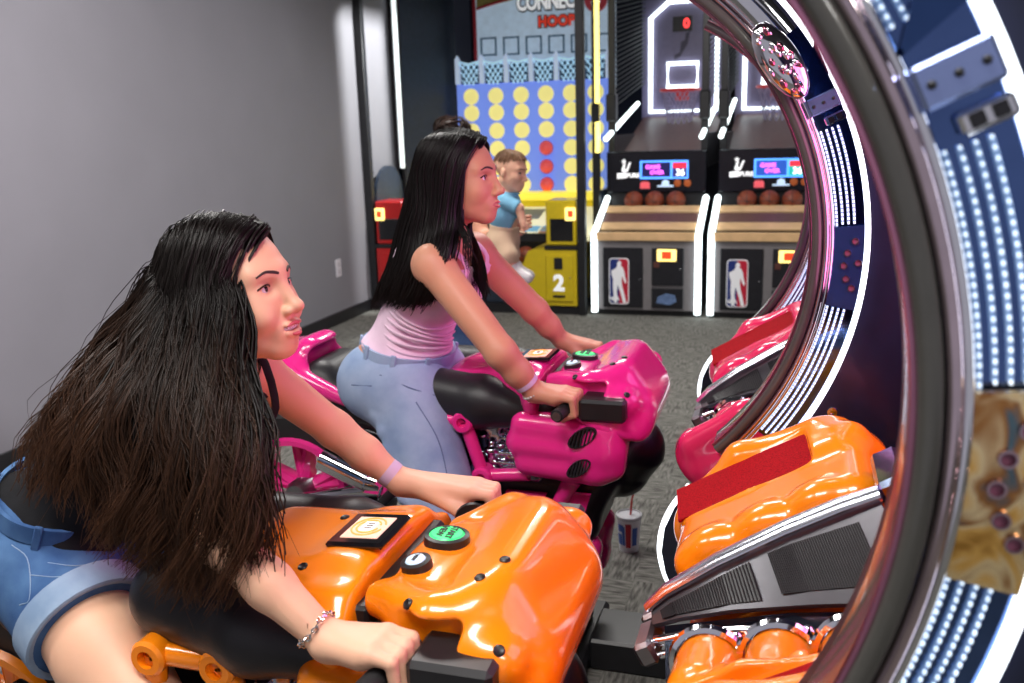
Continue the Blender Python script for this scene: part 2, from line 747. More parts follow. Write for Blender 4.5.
where = ['over the orange motorcycle', 'over the aisle behind the pink motorcycle', 'in front of the basketball machines',
         'near the right-hand screens', 'beside the left grey wall']
for (lx, ly), wh in zip(LAMP_SPOTS, where):
    t = thing('ceiling_light', 'flat white ceiling panel light ' + wh, 'ceiling light', (lx, ly, CEIL_Z), 'ceiling panel lights')
    mb = MB()
    for a, b_ in (((-.6, -.32), (.6, -.28)), ((-.6, .28), (.6, .32)), ((-.6, -.28), (-.56, .28)), ((.56, -.28), (.6, .28))):
        mb.box((lx + a[0], ly + a[1], CEIL_Z - .06), (lx + b_[0], ly + b_[1], CEIL_Z))
    mb.build('frame', WHITE, t, smooth=False)
    MB().box((lx - .56, ly - .28, CEIL_Z - .05), (lx + .56, ly + .28, CEIL_Z - .03)).build('diffuser', mat('lamp_diffuser', (0.9, 0.9, 0.9), 0.5, emit=(1, 0.97, 0.93), es=5.0), t, smooth=False)
for (lx, ly), (tx, ty, tz), wh in (((-1.1, 1.2), (-3.7, 3.95, 1.75), 'aimed at the middle of the grey wall'),
                                   ((-2.15, 7.95), (-3.7, 7.9, 1.45), 'added to brighten the far end of the grey wall')):
    t = thing('track_spotlight', 'small black track spotlight on the ceiling ' + wh, 'spotlight', (lx, ly, CEIL_Z), 'track spotlights')
    d = np.array([tx - lx, ty - ly, tz - 3.12])
    d /= np.linalg.norm(d)
    p = np.array([lx, ly, 3.12])
    MB().lathe([(0.0, -0.16), (0.045, -0.16), (0.05, -0.03), (0.046, -0.03), (0.04, -0.14), (0, -0.14)], p, d, 16).build('lamp_head', BLACK, t)
    MB().cyl((lx, ly, CEIL_Z), p - d * 0.1, 0.012, n=8).build('stem', BLACK, t)
    if ly > 5:
        # unseen flaps added to trim the beam to an upright patch on the wall
        xw, xp = -3.70, lx - .15
        f = (lx - xp) / (lx - xw)
        ya, yb, zt = px(346, 150, X=xw)[1], px(388, 100, X=xw)[1], px(356, 15, X=xw)[2]
        pa, pb, pt = ly + (ya - ly) * f, ly + (yb - ly) * f, 3.12 + (zt - 3.12) * f
        for a, b in (((pa - .30, 2.70), (pa, 3.22)), ((pb, 2.70), (pb + .30, 3.22)), ((pa, pt), (pb, 3.2))):
            MB().box((xp - .004, a[0], a[1]), (xp, b[0], b[1])).build('added_beam_flap', BLACK, t, smooth=False)

q = px(339, 268, X=-3.69)
t = thing('wall_outlet', 'pale plastic outlet plate low on the grey wall', 'outlet', (-3.70, q[1], q[2]))
MB().box((-3.70, q[1] - .045, q[2] - .075), (-3.69, q[1] + .045, q[2] + .075), .004).build('cover_plate', mat('outlet_plastic', (0.55, 0.53, 0.57), 0.4, noise=.03), t)
for dz in (-.03, .03):
    MB().box((-3.692, q[1] - .017, q[2] + dz - .02), (-3.687, q[1] + .017, q[2] + dz + .02), .003).build('socket', mat('socket_plastic', (0.42, 0.4, 0.44), 0.4, noise=.03), t)


# ------------------------------------------------------------------ connect-four hoop game
def hoop_game():
    X0, X1, Y0 = -3.665, -1.715, 7.62
    xm = (X0 + X1) / 2
    t = thing('hoop_game_machine', 'two-player hoop shooting game with blue disc grid and red and yellow consoles', 'arcade machine', (xm, Y0, 0))
    YEL = mat('yellow_gloss_panel', (0.62, 0.46, 0.01), 0.35, coat=0.3, noise=0.05)
    REDP = mat('red_gloss_panel', (0.42, 0.012, 0.012), 0.35, coat=0.3, noise=0.05)
    DARKB = mat('dark_blue_panel', (0.02, 0.03, 0.05), 0.4, noise=0.15)
    for x in (X0, X1):
        MB().box((x - .035, Y0 - .035, 0), (x + .035, Y0 + .035, 2.95), .006).build('post', BLACK, t)
    # rear posts, left with a white light strip, right with a yellow light tube
    MB().box((-3.66, 8.27, 0), (-3.585, 8.33, 2.95), .005).build('post', BLACK, t)
    MB().tube([(-3.60, 8.24, 1.25), (-3.60, 8.24, 2.93)], .024, 8).build('light_strip', mat('soft_white_tube', (.8, .85, .85), .4, emit=(.85, .95, .95), es=.75), t)
    yl = px(600, 80, Y=8.1)[0] - .024
    MB().box((yl - .055, 8.12, 0), (yl + .008, 8.18, 2.95), .005).build('post', BLACK, t)
    MB().tube([(yl, 8.09, 1.36), (yl, 8.09, 2.93)], .021, 8).build('light_strip', NEONY, t)
    MB().box((yl - .05, 8.06, 1.62), (yl + .02, 8.12, 1.78), .01).build('clamp', BLACK, t)
    # side walls
    MB().prism([(-3.60, 8.33), (-3.33, 9.1), (-3.36, 9.12), (-3.64, 8.36)], (0, 0, .9), (1, 0, 0), (0, 1, 0), (0, 0, 1), 2.05).build('side_panel', DARKB, t)
    MB().box((-1.70, 8.2, .6), (-1.66, 9.1, 1.02)).build('side_panel', DARKB, t)
    # playing board
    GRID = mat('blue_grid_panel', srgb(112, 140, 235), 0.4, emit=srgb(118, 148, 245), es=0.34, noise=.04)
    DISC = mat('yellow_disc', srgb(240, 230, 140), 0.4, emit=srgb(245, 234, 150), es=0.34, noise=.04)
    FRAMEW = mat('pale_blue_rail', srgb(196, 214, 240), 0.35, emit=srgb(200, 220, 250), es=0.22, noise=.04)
    YB = 9.0
    bl, br = px(461, 190, Y=YB)[0], -1.70
    zb, zt = .97, 2.03
    MB().box((bl, YB, zb), (br, YB + .05, zt)).build('disc_board', GRID, t, smooth=False)
    cols = [px(x, 130, Y=YB)[0] for x in (472.5, 497, 522, 546.6, 571.4, 596)]
    rows = [px(522, y, Y=YB)[2] for y in (94.7, 111.6, 130, 148.3, 166.7, 184.3)]
    for ci, x in enumerate(cols):
        for ri, z in enumerate(rows):
            if ci == 3 and ri >= 3:
                MB().lathe([(.082, 0), (.082, .012), (.07, .012), (.07, 0)], (x, YB, z), (0, -1, 0), 20).build('hole_rim', GRID, t)
                continue
            MB().lathe([(.080, 0), (.078, .012), (.066, .016), (.062, .008), (0, .008)], (x, YB, z), (0, -1, 0), 22).build('hole_disc', DISC, t)
    for k, z in enumerate(rows[3:]):
        b = thing('red_ball', 'glossy red ball in the ' + ['top', 'middle', 'lowest'][k] + ' filled hole of the blue grid', 'ball', (cols[3], YB - .035, z), 'red balls in the blue grid')
        rr = .068
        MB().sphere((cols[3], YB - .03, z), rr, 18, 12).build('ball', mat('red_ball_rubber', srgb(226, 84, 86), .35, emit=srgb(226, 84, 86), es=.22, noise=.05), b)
        MB().tube([(cols[3] + rr * math.cos(a), YB - .03 - .001, z + rr * math.sin(a)) for a in np.linspace(0, 2 * PI, 25)[:-1]], .0035, 5, True).build('seam', mat('red_seam', srgb(150, 30, 36), .5, noise=.05), b)
    # nets in front of the upper board
    NETB = mat('dark_net_gap', (.01, .05, .10), .6, noise=.1)
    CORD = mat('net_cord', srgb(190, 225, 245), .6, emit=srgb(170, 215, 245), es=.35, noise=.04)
    edges = [cols[0] - (cols[1] - cols[0]) / 2 + i * (cols[-1] - cols[0]) / 5 for i in range(7)]
    zn0, zn1 = zt, px(500, 60, Y=YB)[2]
    MB().box((bl, YB + .02, zt), (br, YB + .04, zn1 - .03)).build('net_backing', NETB, t, smooth=False)
    for i in range(7):
        x = min(edges[i], br - .02)
        MB().prism([(-.022, 0), (.022, 0), (.022, zn1 - zn0 + .02), (0, zn1 - zn0 + .06), (-.022, zn1 - zn0 + .02)], (x, YB - .03, zn0), (1, 0, 0), (0, 0, 1), (0, 1, 0), .05).build('net_divider', FRAMEW, t, smooth=False)
        if i == 6:
            break
        a, b_ = x + .022, min(edges[i + 1], br - .02) - .022
        mb = MB()
        hh = zn1 - zn0 - .01
        for s_ in (-1, 1):
            for k in range(-3, 7):
                u0 = a + (b_ - a) * (k / 3.4)
                u1 = u0 + s_ * (b_ - a) * .8
                pts = []
                for f in np.linspace(0, 1, 9):
                    u = u0 + (u1 - u0) * f
                    if a <= u <= b_:
                        w_ = 1 - .30 * f
                        um = (a + b_) / 2
                        pts.append((um + (u - um) * w_, YB - .012, zn1 - .02 - hh * f))
                if len(pts) > 1:
                    mb.tube(pts, .0062, 4)
        mb.tube([(a, YB - .015, zn1 - .005), ((a + b_) / 2, YB - .03, zn1 - .03), (b_, YB - .015, zn1 - .005)], .012, 5)
        mb.build('net', CORD, t)
    # upper art panel
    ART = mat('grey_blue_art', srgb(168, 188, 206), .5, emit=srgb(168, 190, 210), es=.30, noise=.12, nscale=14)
    YA = 9.1
    al = px(477, 40, Y=YA)[0]
    ztop = 3.05
    MB().box((al, YA, zn1 - .3), (br, YA + .05, ztop)).build('art_panel', ART, t, smooth=False)
    MB().box((al - .03, YA - .01, zn1 - .3), (al, YA + .05, ztop)).build('art_border', mat('red_trim', srgb(170, 20, 40), .4, noise=.05), t, smooth=False)
    p0, p1 = px(477, 9, Y=YA), px(513, 0, Y=YA)
    MB().prism([(p0[0], p0[2]), (p1[0], p1[2]), (p1[0] + .3, p1[2] + .3), (p0[0], p0[2] + .3)], (0, YA - .012, 0), (1, 0, 0), (0, 0, 1), (0, 1, 0), .01).build('corner_art', mat('olive_art', srgb(150, 140, 70), .5, noise=.2), t, smooth=False)
    MB().tube([(p0[0], YA - .015, p0[2]), (p1[0] + .25, YA - .015, p1[2] + .08)], .014, 6).build('corner_trim', mat('red_trim'), t)
    SQ = mat('backboard_line', srgb(70, 110, 140), .5, noise=.05)
    for k in range(6):
        a = px(480.5 + 22.6 * k, 38 - .9 * k, Y=YA)
        b_ = px(497 + 22.6 * k, 55.5 - .9 * k, Y=YA)
        lo, hi = (a[0], b_[2]), (b_[0], a[2])
        if hi[0] > br:
            continue
        mb = MB()
        for (u0, v0, u1, v1) in ((lo[0], lo[1], hi[0], lo[1] + .016), (lo[0], hi[1] - .016, hi[0], hi[1]), (lo[0], lo[1], lo[0] + .016, hi[1]), (hi[0] - .016, lo[1], hi[0], hi[1])):
            mb.box((u0, YA - .012, v0), (u1, YA, v1))
        mb.build('backboard_outline', SQ, t, smooth=False)
    DK = mat('letter_outline', (.03, .035, .045), .5, noise=.1)  # dark printed outline behind the letters
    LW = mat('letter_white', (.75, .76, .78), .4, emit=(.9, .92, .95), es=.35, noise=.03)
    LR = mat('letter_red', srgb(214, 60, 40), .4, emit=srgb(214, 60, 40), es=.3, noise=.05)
    c = px(546, 4, Y=YA)
    zc = c[2] + .015
    text_part('CONNECT', .20, (c[0] + .045, YA - .02, zc), (1, 0, 0), (0, 0, 1), .004, DK, t, bold=.022, space=.95, xs=.70)
    text_part('CONNECT', .20, (c[0] + .045, YA - .03, zc), (1, 0, 0), (0, 0, 1), .004, LW, t, bold=.007, space=.95, xs=.70)
    c4 = px(590, 4, Y=YA)
    MB().lathe([(.11, 0), (.11, .02), (0, .02)], (c4[0] + .06, YA, c4[2] + .03), (0, -1, 0), 20).build('number_badge', mat('badge_red', srgb(196, 40, 60), .4, noise=.05), t)
    text_part('4', .16, (c4[0] + .06, YA - .026, c4[2] + .02), (1, 0, 0), (0, 0, 1), .004, LW, t, bold=.008)
    h = px(557, 21.5, Y=YA)
    text_part('HOOPS', .135, (h[0] + .03, YA - .02, h[2]), (1, 0, 0), (0, 0, 1), .004, DK, t, bold=.016, space=1.05, xs=.92)
    text_part('HOOPS', .135, (h[0] + .03, YA - .03, h[2]), (1, 0, 0), (0, 0, 1), .004, LR, t, bold=.006, space=1.05, xs=.92)
    # ledge, sloping playfield, consoles: right half yellow, left half red
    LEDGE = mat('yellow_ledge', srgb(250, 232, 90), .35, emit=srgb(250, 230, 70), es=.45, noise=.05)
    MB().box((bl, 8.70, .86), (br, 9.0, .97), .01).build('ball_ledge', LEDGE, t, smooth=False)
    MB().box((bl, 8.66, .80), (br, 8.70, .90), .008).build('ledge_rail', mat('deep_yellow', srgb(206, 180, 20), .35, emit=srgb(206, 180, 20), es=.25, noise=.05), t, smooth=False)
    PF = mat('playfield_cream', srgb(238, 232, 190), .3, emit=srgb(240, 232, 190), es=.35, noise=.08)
    slope = [(-3.55, 8.66, .84), (br, 8.66, .84), (br, 7.85, .66), (-3.55, 7.85, .66)]
    MB().addv(slope + [(x, y, z - .05) for x, y, z in slope], [(0, 1, 2, 3), (7, 6, 5, 4), (0, 4, 5, 1), (1, 5, 6, 2), (2, 6, 7, 3), (3, 7, 4, 0)]).build('playfield', PF, t, smooth=False)

    def on_slope(u0, u1, v0, v1, name, m, lift=.004):
        P = []
        for u, v in ((u0, v0), (u1, v0), (u1, v1), (u0, v1)):
            P.append((u, 7.85 + .81 * v, .66 + .18 * v + lift))
        MB().addv(P + [(a, b2, c_ - .006) for a, b2, c_ in P], [(0, 1, 2, 3), (7, 6, 5, 4), (0, 4, 5, 1), (1, 5, 6, 2), (2, 6, 7, 3), (3, 7, 4, 0)]).build(name, m, t, smooth=False)
    for u in (-3.4, -2.95, -2.5, -2.2):
        on_slope(u, u + .22, .55, .9, 'playfield_art', mat('playfield_grey', srgb(120, 128, 130), .4, noise=.1))
        on_slope(u + .02, u + .30, .12, .30, 'playfield_art', mat('playfield_blue', srgb(110, 178, 214), .4, emit=srgb(110, 178, 214), es=.2, noise=.1))
        on_slope(u + .32, u + .42, .05, .25, 'playfield_art', mat('playfield_orange', srgb(226, 160, 80), .4, noise=.1))
    MB().box((-3.63, 7.80, .60), (-1.75, 7.86, .68), .008).build('playfield_rail', BLACK, t, smooth=False)
    for side, m in ((1, YEL), (-1, REDP)):
        def bx(a, b2, nm, mm, bev=.006, lab=None):
            xa, xb = xm + side * a[0], xm + side * b2[0]
            o = MB().box((min(xa, xb), a[1], a[2]), (max(xa, xb), b2[1], b2[2]), bev).build(nm, mm, t, smooth=False)
            return tag(o, lab)
        # lower cabinet with a rounded notch towards the middle
        pl = [(.36, .08), (.93, .08), (.93, .57), (.55, .57), (.50, .55), (.475, .50), (.46, .45), (.42, .42), (.36, .42)]
        MB().prism([(xm + side * u, v) for u, v in pl], (0, Y0 - .02, 0), (1, 0, 0), (0, 0, 1), (0, 1, 0), .5).build('lower_cabinet', m, t, smooth=False, label='yellow lower cabinet with coin door' if side > 0 else 'red lower cabinet with coin door')
        bx((.66, Y0 - .035, .12), (.90, Y0 - .02, .52), 'coin_door', m, .004)
        bx((.735, Y0 - .045, .40), (.81, Y0 - .034, .50), 'coin_slot', BLACK)
        bx((.72, Y0 - .045, .155), (.83, Y0 - .034, .175), 'coin_return', BLACK)
        MB().sphere((xm + side * .875, Y0 - .04, .33), .008, 8, 6).build('door_lock', CHROME, t)
        text_part('2' if side > 0 else '1', .19, (xm + side * .775, Y0 - .037, .275), (1, 0, 0), (0, 0, 1), .003, LW, t, bold=.008)
        bx((.05, Y0 + .06, .08), (.36, Y0 + .4, .42), 'middle_cabinet', DARKB)
        # console tower with a button and a dark window
        bx((.66, Y0 - .01, .60), (.93, Y0 + .30, .985), 'console_tower', m, .012)
        bx((.70, Y0 - .02, .64), (.90, Y0 - .008, .83), 'console_window', GLOSSBLACK)
        bx((.65, Y0 - .03, .565), (.95, Y0 + .25, .60), 'console_shelf', BLACK)
        bx((.835, Y0 - .03, .815), (.925, Y0 - .008, .925), 'start_button', mat('lit_button', srgb(250, 220, 130), .3, emit=srgb(255, 225, 130), es=1.3))
        bx((.86, Y0 - .036, .845), (.905, Y0 - .029, .90), 'button_icon', mat('button_icon_red', srgb(220, 80, 40), .4, emit=srgb(220, 70, 30), es=.5))
    MB().box((X0 + .03, Y0, 0), (X1 - .03, 9.0, .08)).build('plinth', BLACK, t, smooth=False)
    MB().box((X0 + .05, Y0 + .46, .08), (X1 - .05, 9.0, .58)).build('rear_cabinet', BLACK, t, smooth=False)
    # arched side flank beside the red console
    arch = [(7.66, .1), (8.26, .1), (8.26, 1.28)] + [(7.96 + .30 * math.cos(a), 1.02 + .27 * math.sin(a)) for a in np.linspace(0, PI, 10)] + [(7.66, .9)]
    MB().prism(arch, (X0 + .02, 0, 0), (0, 1, 0), (0, 0, 1), (1, 0, 0), .03).build('arched_side', DARKB, t, smooth=False)
    b = px(525, 255, Y=7.72)
    bb = thing('small_basketball', 'small orange basketball in the notch of the yellow console', 'ball', (b[0], 7.74, b[2] - .07))
    ball_mesh(bb, (b[0], 7.74, b[2]), .075)
    return t


def ball_mesh(parent, c, r):
    MB().sphere(c, r, 20, 14).build('ball', mat('shaded_ball_leather', srgb(128, 58, 34), .55, noise=.12, nscale=60, bump=.3, bscale=400), parent)  # leather colour darkened to carry the shade under the banner
    mb = MB()
    for ax in ((1, 0, 0), (0, 0, 1), (.6, 0, .8)):
        ax = np.array(ax)
        u = np.cross(ax, (0, 1, 0))
        u = u / np.linalg.norm(u)
        v = np.cross(ax, u)
        mb.tube([np.array(c) + r * (math.cos(a) * u + math.sin(a) * v) for a in np.linspace(0, 2 * PI, 29)[:-1]], r * .03, 4, True)
    mb.build('seam', BLACK, parent)


hoop_game()


# ------------------------------------------------------------------ basketball machines
def basketball_machine():
    X0, Y0, W = -1.635, 7.63, .91
    t = thing('basketball_machine', 'basketball arcade machine with grey front next to the yellow console', 'arcade machine', (X0 + W / 2, Y0, 0), 'basketball machines')
    GREY = mat('grey_front_panel', srgb(120, 116, 118), .45, noise=.06)
    DOOR = mat('black_door', (.012, .012, .016), .35, noise=.2)
    RAMP = mat('brown_ramp', srgb(98, 66, 60), .45, noise=.12)

    def bx(a, b, nm, m, bev=.004, parent=t, lab=None):
        o = MB().box((X0 + a[0], Y0 + a[1], a[2]), (X0 + b[0], Y0 + b[1], b[2]), bev).build(nm, m, parent, smooth=False)
        return tag(o, lab)
    bx((.03, .02, .05), (.88, .5, .64), 'front_cabinet', GREY)
    bx((0.0, .06, 0), (.91, 2.7, .05), 'plinth', BLACK)
    d1 = bx((.095, -.0, .075), (.435, .02, .585), 'door', DOOR)
    d2 = bx((.51, 0, .27), (.775, .02, .585), 'door', DOOR)
    d3 = bx((.51, 0, .075), (.775, .02, .245), 'ticket_door', DOOR)
    MB().sphere((X0 + .41, Y0 - .004, .32), .008, 8, 6).build('lock', CHROME, d1)
    MB().sphere((X0 + .745, Y0 - .004, .41), .008, 8, 6).build('lock', CHROME, d2)
    # league emblem: rounded blue and red badge with a white player silhouette
    ex, ey, ez = (1, 0, 0), (0, 0, 1), (0, -1, 0)
    ec = (X0 + .235, Y0 - .001, .30)
    EW, EH = .155, .38
    MB().prism(rounded_rect(EW + .016, EH + .016, .03), ec, ex, ey, ez, .004).build('emblem_border', mat('emblem_white', (.72, .72, .74), .4, emit=(.8, .8, .82), es=.12), d1, smooth=False)
    rr = rounded_rect(EW, EH, .026)
    MB().prism([p for p in [(max(u, -.0), v) for u, v in rr]], (ec[0], ec[1] - .004, ec[2]), ex, ey, ez, .003).build('emblem_red', mat('emblem_red', srgb(190, 30, 56), .4, noise=.04), d1, smooth=False)
    MB().prism([(min(u, .0), v) for u, v in rr], (ec[0], ec[1] - .004, ec[2]), ex, ey, ez, .003).build('emblem_blue', mat('emblem_blue', srgb(30, 50, 120), .4, noise=.04), d1, smooth=False)
    sil = [(-.008, .17), (.012, .175), (.022, .155), (.016, .132), (.034, .118), (.046, .085), (.052, .04), (.064, .0), (.056, -.02), (.040, .01), (.028, .045), (.022, .01),
           (.030, -.05), (.044, -.10), (.058, -.165), (.062, -.185), (.034, -.185), (.022, -.13), (.004, -.07), (-.012, -.03), (-.018, -.09), (-.012, -.15), (-.018, -.185),
           (-.042, -.185), (-.046, -.12), (-.052, -.05), (-.050, .02), (-.062, .05), (-.066, .09), (-.046, .10), (-.024, .115), (-.014, .135), (-.016, .155)]
    MB().prism(sil, (ec[0], ec[1] - .007, ec[2]), ex, ey, ez, .002).build('emblem_player', mat('emblem_white'), d1, smooth=False)
    text_part('NBA', .045, (ec[0] - .042, ec[1] - .010, ec[2] - .15), ex, ey, .001, mat('emblem_white'), d1, bold=.002)
    bt = bx((.555, -.012, .475), (.715, 0, .575), 'lit_button', mat('lit_button'), .02, d2)
    bx((.595, -.018, .495), (.675, -.012, .558), 'button_icon', mat('button_icon_red'), .004, d2)
    bx((.525, -.006, .42), (.575, 0, .47), 'coin_plate', mat('coin_brown', srgb(90, 50, 44), .5, noise=.1), .003, d2)
    # small wordmark on the ticket door
    MB().prism([(-.085, -.035), (.03, -.05), (.085, -.02), (.07, .035), (.0, .05), (-.07, .02)], (X0 + .635, Y0 - .001, .155), ex, ey, ez, .003).build('ticket_art', mat('ticket_blue', srgb(96, 120, 160), .5, noise=.25, nscale=30), d3, smooth=False)
    # wooden planks of the ball tray, rising to the back
    bx((.03, -.01, .645), (.86, .03, .715), 'front_plank', WOOD)
    bx((.06, .05, .655), (.85, .10, .70), 'tray_gap', BLACK)
    R = rot('X', 24)
    for (yy, zz, hh, nm, m) in ((.17, .745, .055, 'tray_plank', WOOD), (.30, .80, .075, 'tray_board', RAMP), (.43, .865, .05, 'tray_plank', WOOD)):
        MB().obox((X0 + .455, Y0 + yy, zz), (.40, hh, .012), R, .004).build(nm, m, t, smooth=False)
    bx((.05, .62, .64), (.86, .66, 1.0), 'tray_back', BLACK)
    # neon side rails
    for x, dx in ((.022, 1), (.893, -1)):
        mb = MB().tube([(X0 + x, Y0 + .0, .03), (X0 + x, Y0 + .0, .69), (X0 + x, Y0 + .03, .715), (X0 + x, Y0 + .60, .955)], .027, 8)
        mb.build('neon_rail', NEONW, t)
        bx((x - .018, .02, .03), (x + .018, .60, .68), 'side_panel', BLACK)
        MB().prism([(Y0 + .03, .66), (Y0 + .62, .66), (Y0 + .62, .93), (Y0 + .05, .69)], (X0 + x - .016, 0, 0), (0, 1, 0), (0, 0, 1), (1, 0, 0), .032).build('side_panel', BLACK, t, smooth=False)
    # display banner
    b0, b1 = px(606, 152, Y=Y0 + .58), px(700, 194, Y=Y0 + .58)
    MB().box((X0 + .02, Y0 + .58, 1.0), (X0 + .89, Y0 + .70, 1.36), .008).build('display_banner', mat('banner_black', (.006, .006, .010), .25, noise=.2), t, smooth=False)
    YB = Y0 + .578

    def at(x, y):
        return px(x, y, Y=YB)

    def rect(x0, y0, x1, y1, nm, m, d=.004, lift=0.0):
        a, b = at(x0, y1), at(x1, y0)
        return MB().box((a[0], YB - d - lift, a[2]), (b[0], YB - lift, b[2])).build(nm, m, t, smooth=False)
    LB = mat('screen_blue_edge', srgb(80, 140, 240), .3, emit=srgb(80, 150, 255), es=1.4)
    LD = mat('screen_dark', (.01, .01, .05), .2, emit=(.01, .01, .06), es=1.0)
    rect(640, 160, 688.5, 179, 'screen_frame', LB)
    rect(642, 162, 670.5, 177, 'screen', LD, .003, .004)
    rect(672.5, 162, 687, 177, 'score_screen', mat('screen_dark2', (.02, .02, .09), .2, emit=(.03, .03, .14), es=1.0), .003, .004)
    MAG = mat('screen_magenta', srgb(220, 90, 240), .3, emit=srgb(230, 100, 250), es=1.6)
    LWH = mat('screen_white', (.9, .95, 1), .3, emit=(.85, .95, 1), es=1.5)
    a = at(653, 167)
    text_part('GAME', .048, (a[0], YB - .010, a[2]), (1, 0, 0), (0, 0, 1), .001, MAG, t, bold=.002)
    a = at(657, 172.5)
    text_part('OVER', .048, (a[0], YB - .010, a[2]), (1, 0, 0), (0, 0, 1), .001, MAG, t, bold=.002)
    rect(673, 162.5, 686.5, 168, 'score_bar', mat('screen_red', srgb(200, 40, 60), .3, emit=srgb(210, 40, 60), es=1.0), .002, .007)
    a = at(680.5, 172.5)
    text_part('36', .075, (a[0], YB - .012, a[2]), (1, 0, 0), (0, 0, 1), .001, LWH, t, bold=.003)
    # team mark: star rowel over a spur-shaped U, with a name plate
    TW = mat('team_mark_white', (.8, .8, .82), .4, emit=(.9, .9, .92), es=.55)
    c = at(626, 165)
    s_ = .0083

    def pol(pts, nm, m=TW):
        MB().prism([(u * s_, -v * s_) for u, v in pts], (c[0], YB, c[2]), (1, 0, 0), (0, 0, 1), (0, -1, 0), .005).build(nm, m, t, smooth=False)
    star = []
    for k in range(10):
        r_ = 3.0 if k % 2 == 0 else 1.4
        star.append((-2.2 + r_ * math.sin(k * PI / 5), -3.6 - r_ * math.cos(k * PI / 5)))
    pol(star, 'team_star')
    pol([(-2.6, -1.2), (-.4, -1.6), (-1.4, 4.0), (.6, 4.2), (3.4, -2.6), (5.6, -2.6), (3.0, 4.0), (1.6, 7.2), (-2.6, 7.6), (-4.6, 6.6), (-4.6, 4.6)], 'team_spur')
    pol([(-9.5, 8.6), (-.5, 8.2), (-.5, 13.8), (-9.5, 14.4)], 'name_plate')
    a = at(626 + 4.5, 165 + 10.6)
    text_part('SPURS', .05, (a[0] + .01, YB - .003, a[2]), (1, 0, 0), (0, 0, 1), .002, TW, t, bold=.003)
    # small marks below the screen
    a = at(645, 184.5)
    MB().prism([(u * .042, v * .036) for u, v in ((-1, -1), (1, -1), (1, .3), (.4, .8), (.2, .4), (0, 1), (-.3, .4), (-.5, .8), (-1, .3))], (a[0], YB, a[2]), (1, 0, 0), (0, 0, 1), (0, -1, 0), .004).build('red_mark', mat('mark_red', srgb(214, 90, 100), .4, emit=srgb(214, 80, 90), es=.5), t, smooth=False)
    a = at(665.5, 183.5)
    MB().prism([(-.07, -.03), (.07, -.03), (.07, -.015), (.035, -.015), (.03, .02), (.0, .035), (-.03, .02), (-.035, -.015), (-.07, -.015)], (a[0], YB, a[2]), (1, 0, 0), (0, 0, 1), (0, -1, 0), .004).build('cap_mark', mat('mark_blue', srgb(190, 214, 240), .4, emit=srgb(190, 214, 240), es=.5), t, smooth=False)
    for x in (677.5, 687.5):
        a = at(x, 183)
        MB().lathe([(.033, 0), (.03, .008), (0, .012)], (a[0], YB, a[2]), (0, -1, 0), 16).build('ball_mark', mat('mark_orange', srgb(186, 92, 40), .5, noise=.1), t)
    # shooting ramp, backboard and cage
    MB().addv([(X0 + .04, Y0 + .70, 1.22), (X0 + .87, Y0 + .70, 1.22), (X0 + .87, Y0 + 2.55, 1.66), (X0 + .04, Y0 + 2.55, 1.66),
               (X0 + .04, Y0 + .70, 1.17), (X0 + .87, Y0 + .70, 1.17), (X0 + .87, Y0 + 2.55, 1.6), (X0 + .04, Y0 + 2.55, 1.6)],
              [(0, 1, 2, 3), (7, 6, 5, 4), (0, 4, 5, 1), (1, 5, 6, 2), (2, 6, 7, 3), (3, 7, 4, 0)]).build('shooting_ramp', RAMP, t, smooth=False)
    YK = Y0 + 2.56
    zb = px(651, 112, Y=YK)[2]
    zc = px(651, 18.5, Y=YK)[2]
    zt = px(668, 8, Y=YK)[2]
    xc = X0 + .46
    hw = xc - px(651, 60, Y=YK)[0]
    BBM = mat('backboard_grey', srgb(128, 120, 150), .35, noise=.06)
    MB().box((X0 + .02, YK, 1.5), (X0 + .89, YK + .04, 3.1)).build('backboard', BBM, t, smooth=False)
    hw2 = hw - .19
    MB().tube([(xc - hw, YK - .02, zb), (xc - hw, YK - .02, zc), (xc - hw2, YK - .02, zt + .06), (xc + hw2, YK - .02, zt + .06), (xc + hw, YK - .02, zc), (xc + hw, YK - .02, zb)], .024, 8, True).build('backboard_neon', NEONW, t)
    r0, r1 = px(668, 64, Y=YK), px(697.5, 86, Y=YK)
    rx = (r0[0] + r1[0]) / 2
    MB().tube([(r0[0], YK - .02, r0[2]), (r1[0], YK - .02, r0[2]), (r1[0], YK - .02, r1[2]), (r0[0], YK - .02, r1[2])], .022, 8, True).build('target_square', NEONW, t)
    # score digits
    s0, s1 = px(673, 17, Y=YK), px(692, 31, Y=YK)
    MB().box((s0[0], YK - .02, s1[2]), (s1[0], YK, s0[2])).build('score_box', BLACK, t, smooth=False)
    text_part('0', .13, (s1[0] - .055, YK - .024, (s0[2] + s1[2]) / 2), (1, 0, 0), (0, 0, 1), .002, mat('score_red', (1, .05, .05), .3, emit=(1, .04, .04), es=1.6), t, bold=.004)
    g = px(683, 42, Y=YK)
    MB().prism([(-.09, -.13), (-.03, -.10), (-.02, .0), (.02, .02), (.03, .09), (.07, .10), (.05, -.02), (.0, -.10), (-.03, -.15), (-.09, -.18)], (g[0], YK, g[2]), (1, 0, 0), (0, 0, 1), (0, -1, 0), .004).build('board_mark', mat('board_mark_grey', srgb(84, 78, 96), .5, noise=.05), t, smooth=False)
    # rim and net
    rimc = np.array([rx, YK - .22, r1[2] - .04])
    RIM = mat('red_rim', srgb(190, 50, 46), .35, emit=srgb(200, 40, 40), es=.2, noise=.05)
    MB().tube([rimc + .20 * np.array([math.cos(a), math.sin(a), 0]) for a in np.linspace(0, 2 * PI, 29)[:-1]], .014, 8, True).build('rim', RIM, t)
    MB().box((rx - .07, YK - .03, rimc[2] - .10), (rx + .07, YK - .005, rimc[2] + .03), .01).build('rim_bracket', RIM, t, smooth=False)
    mb = MB()
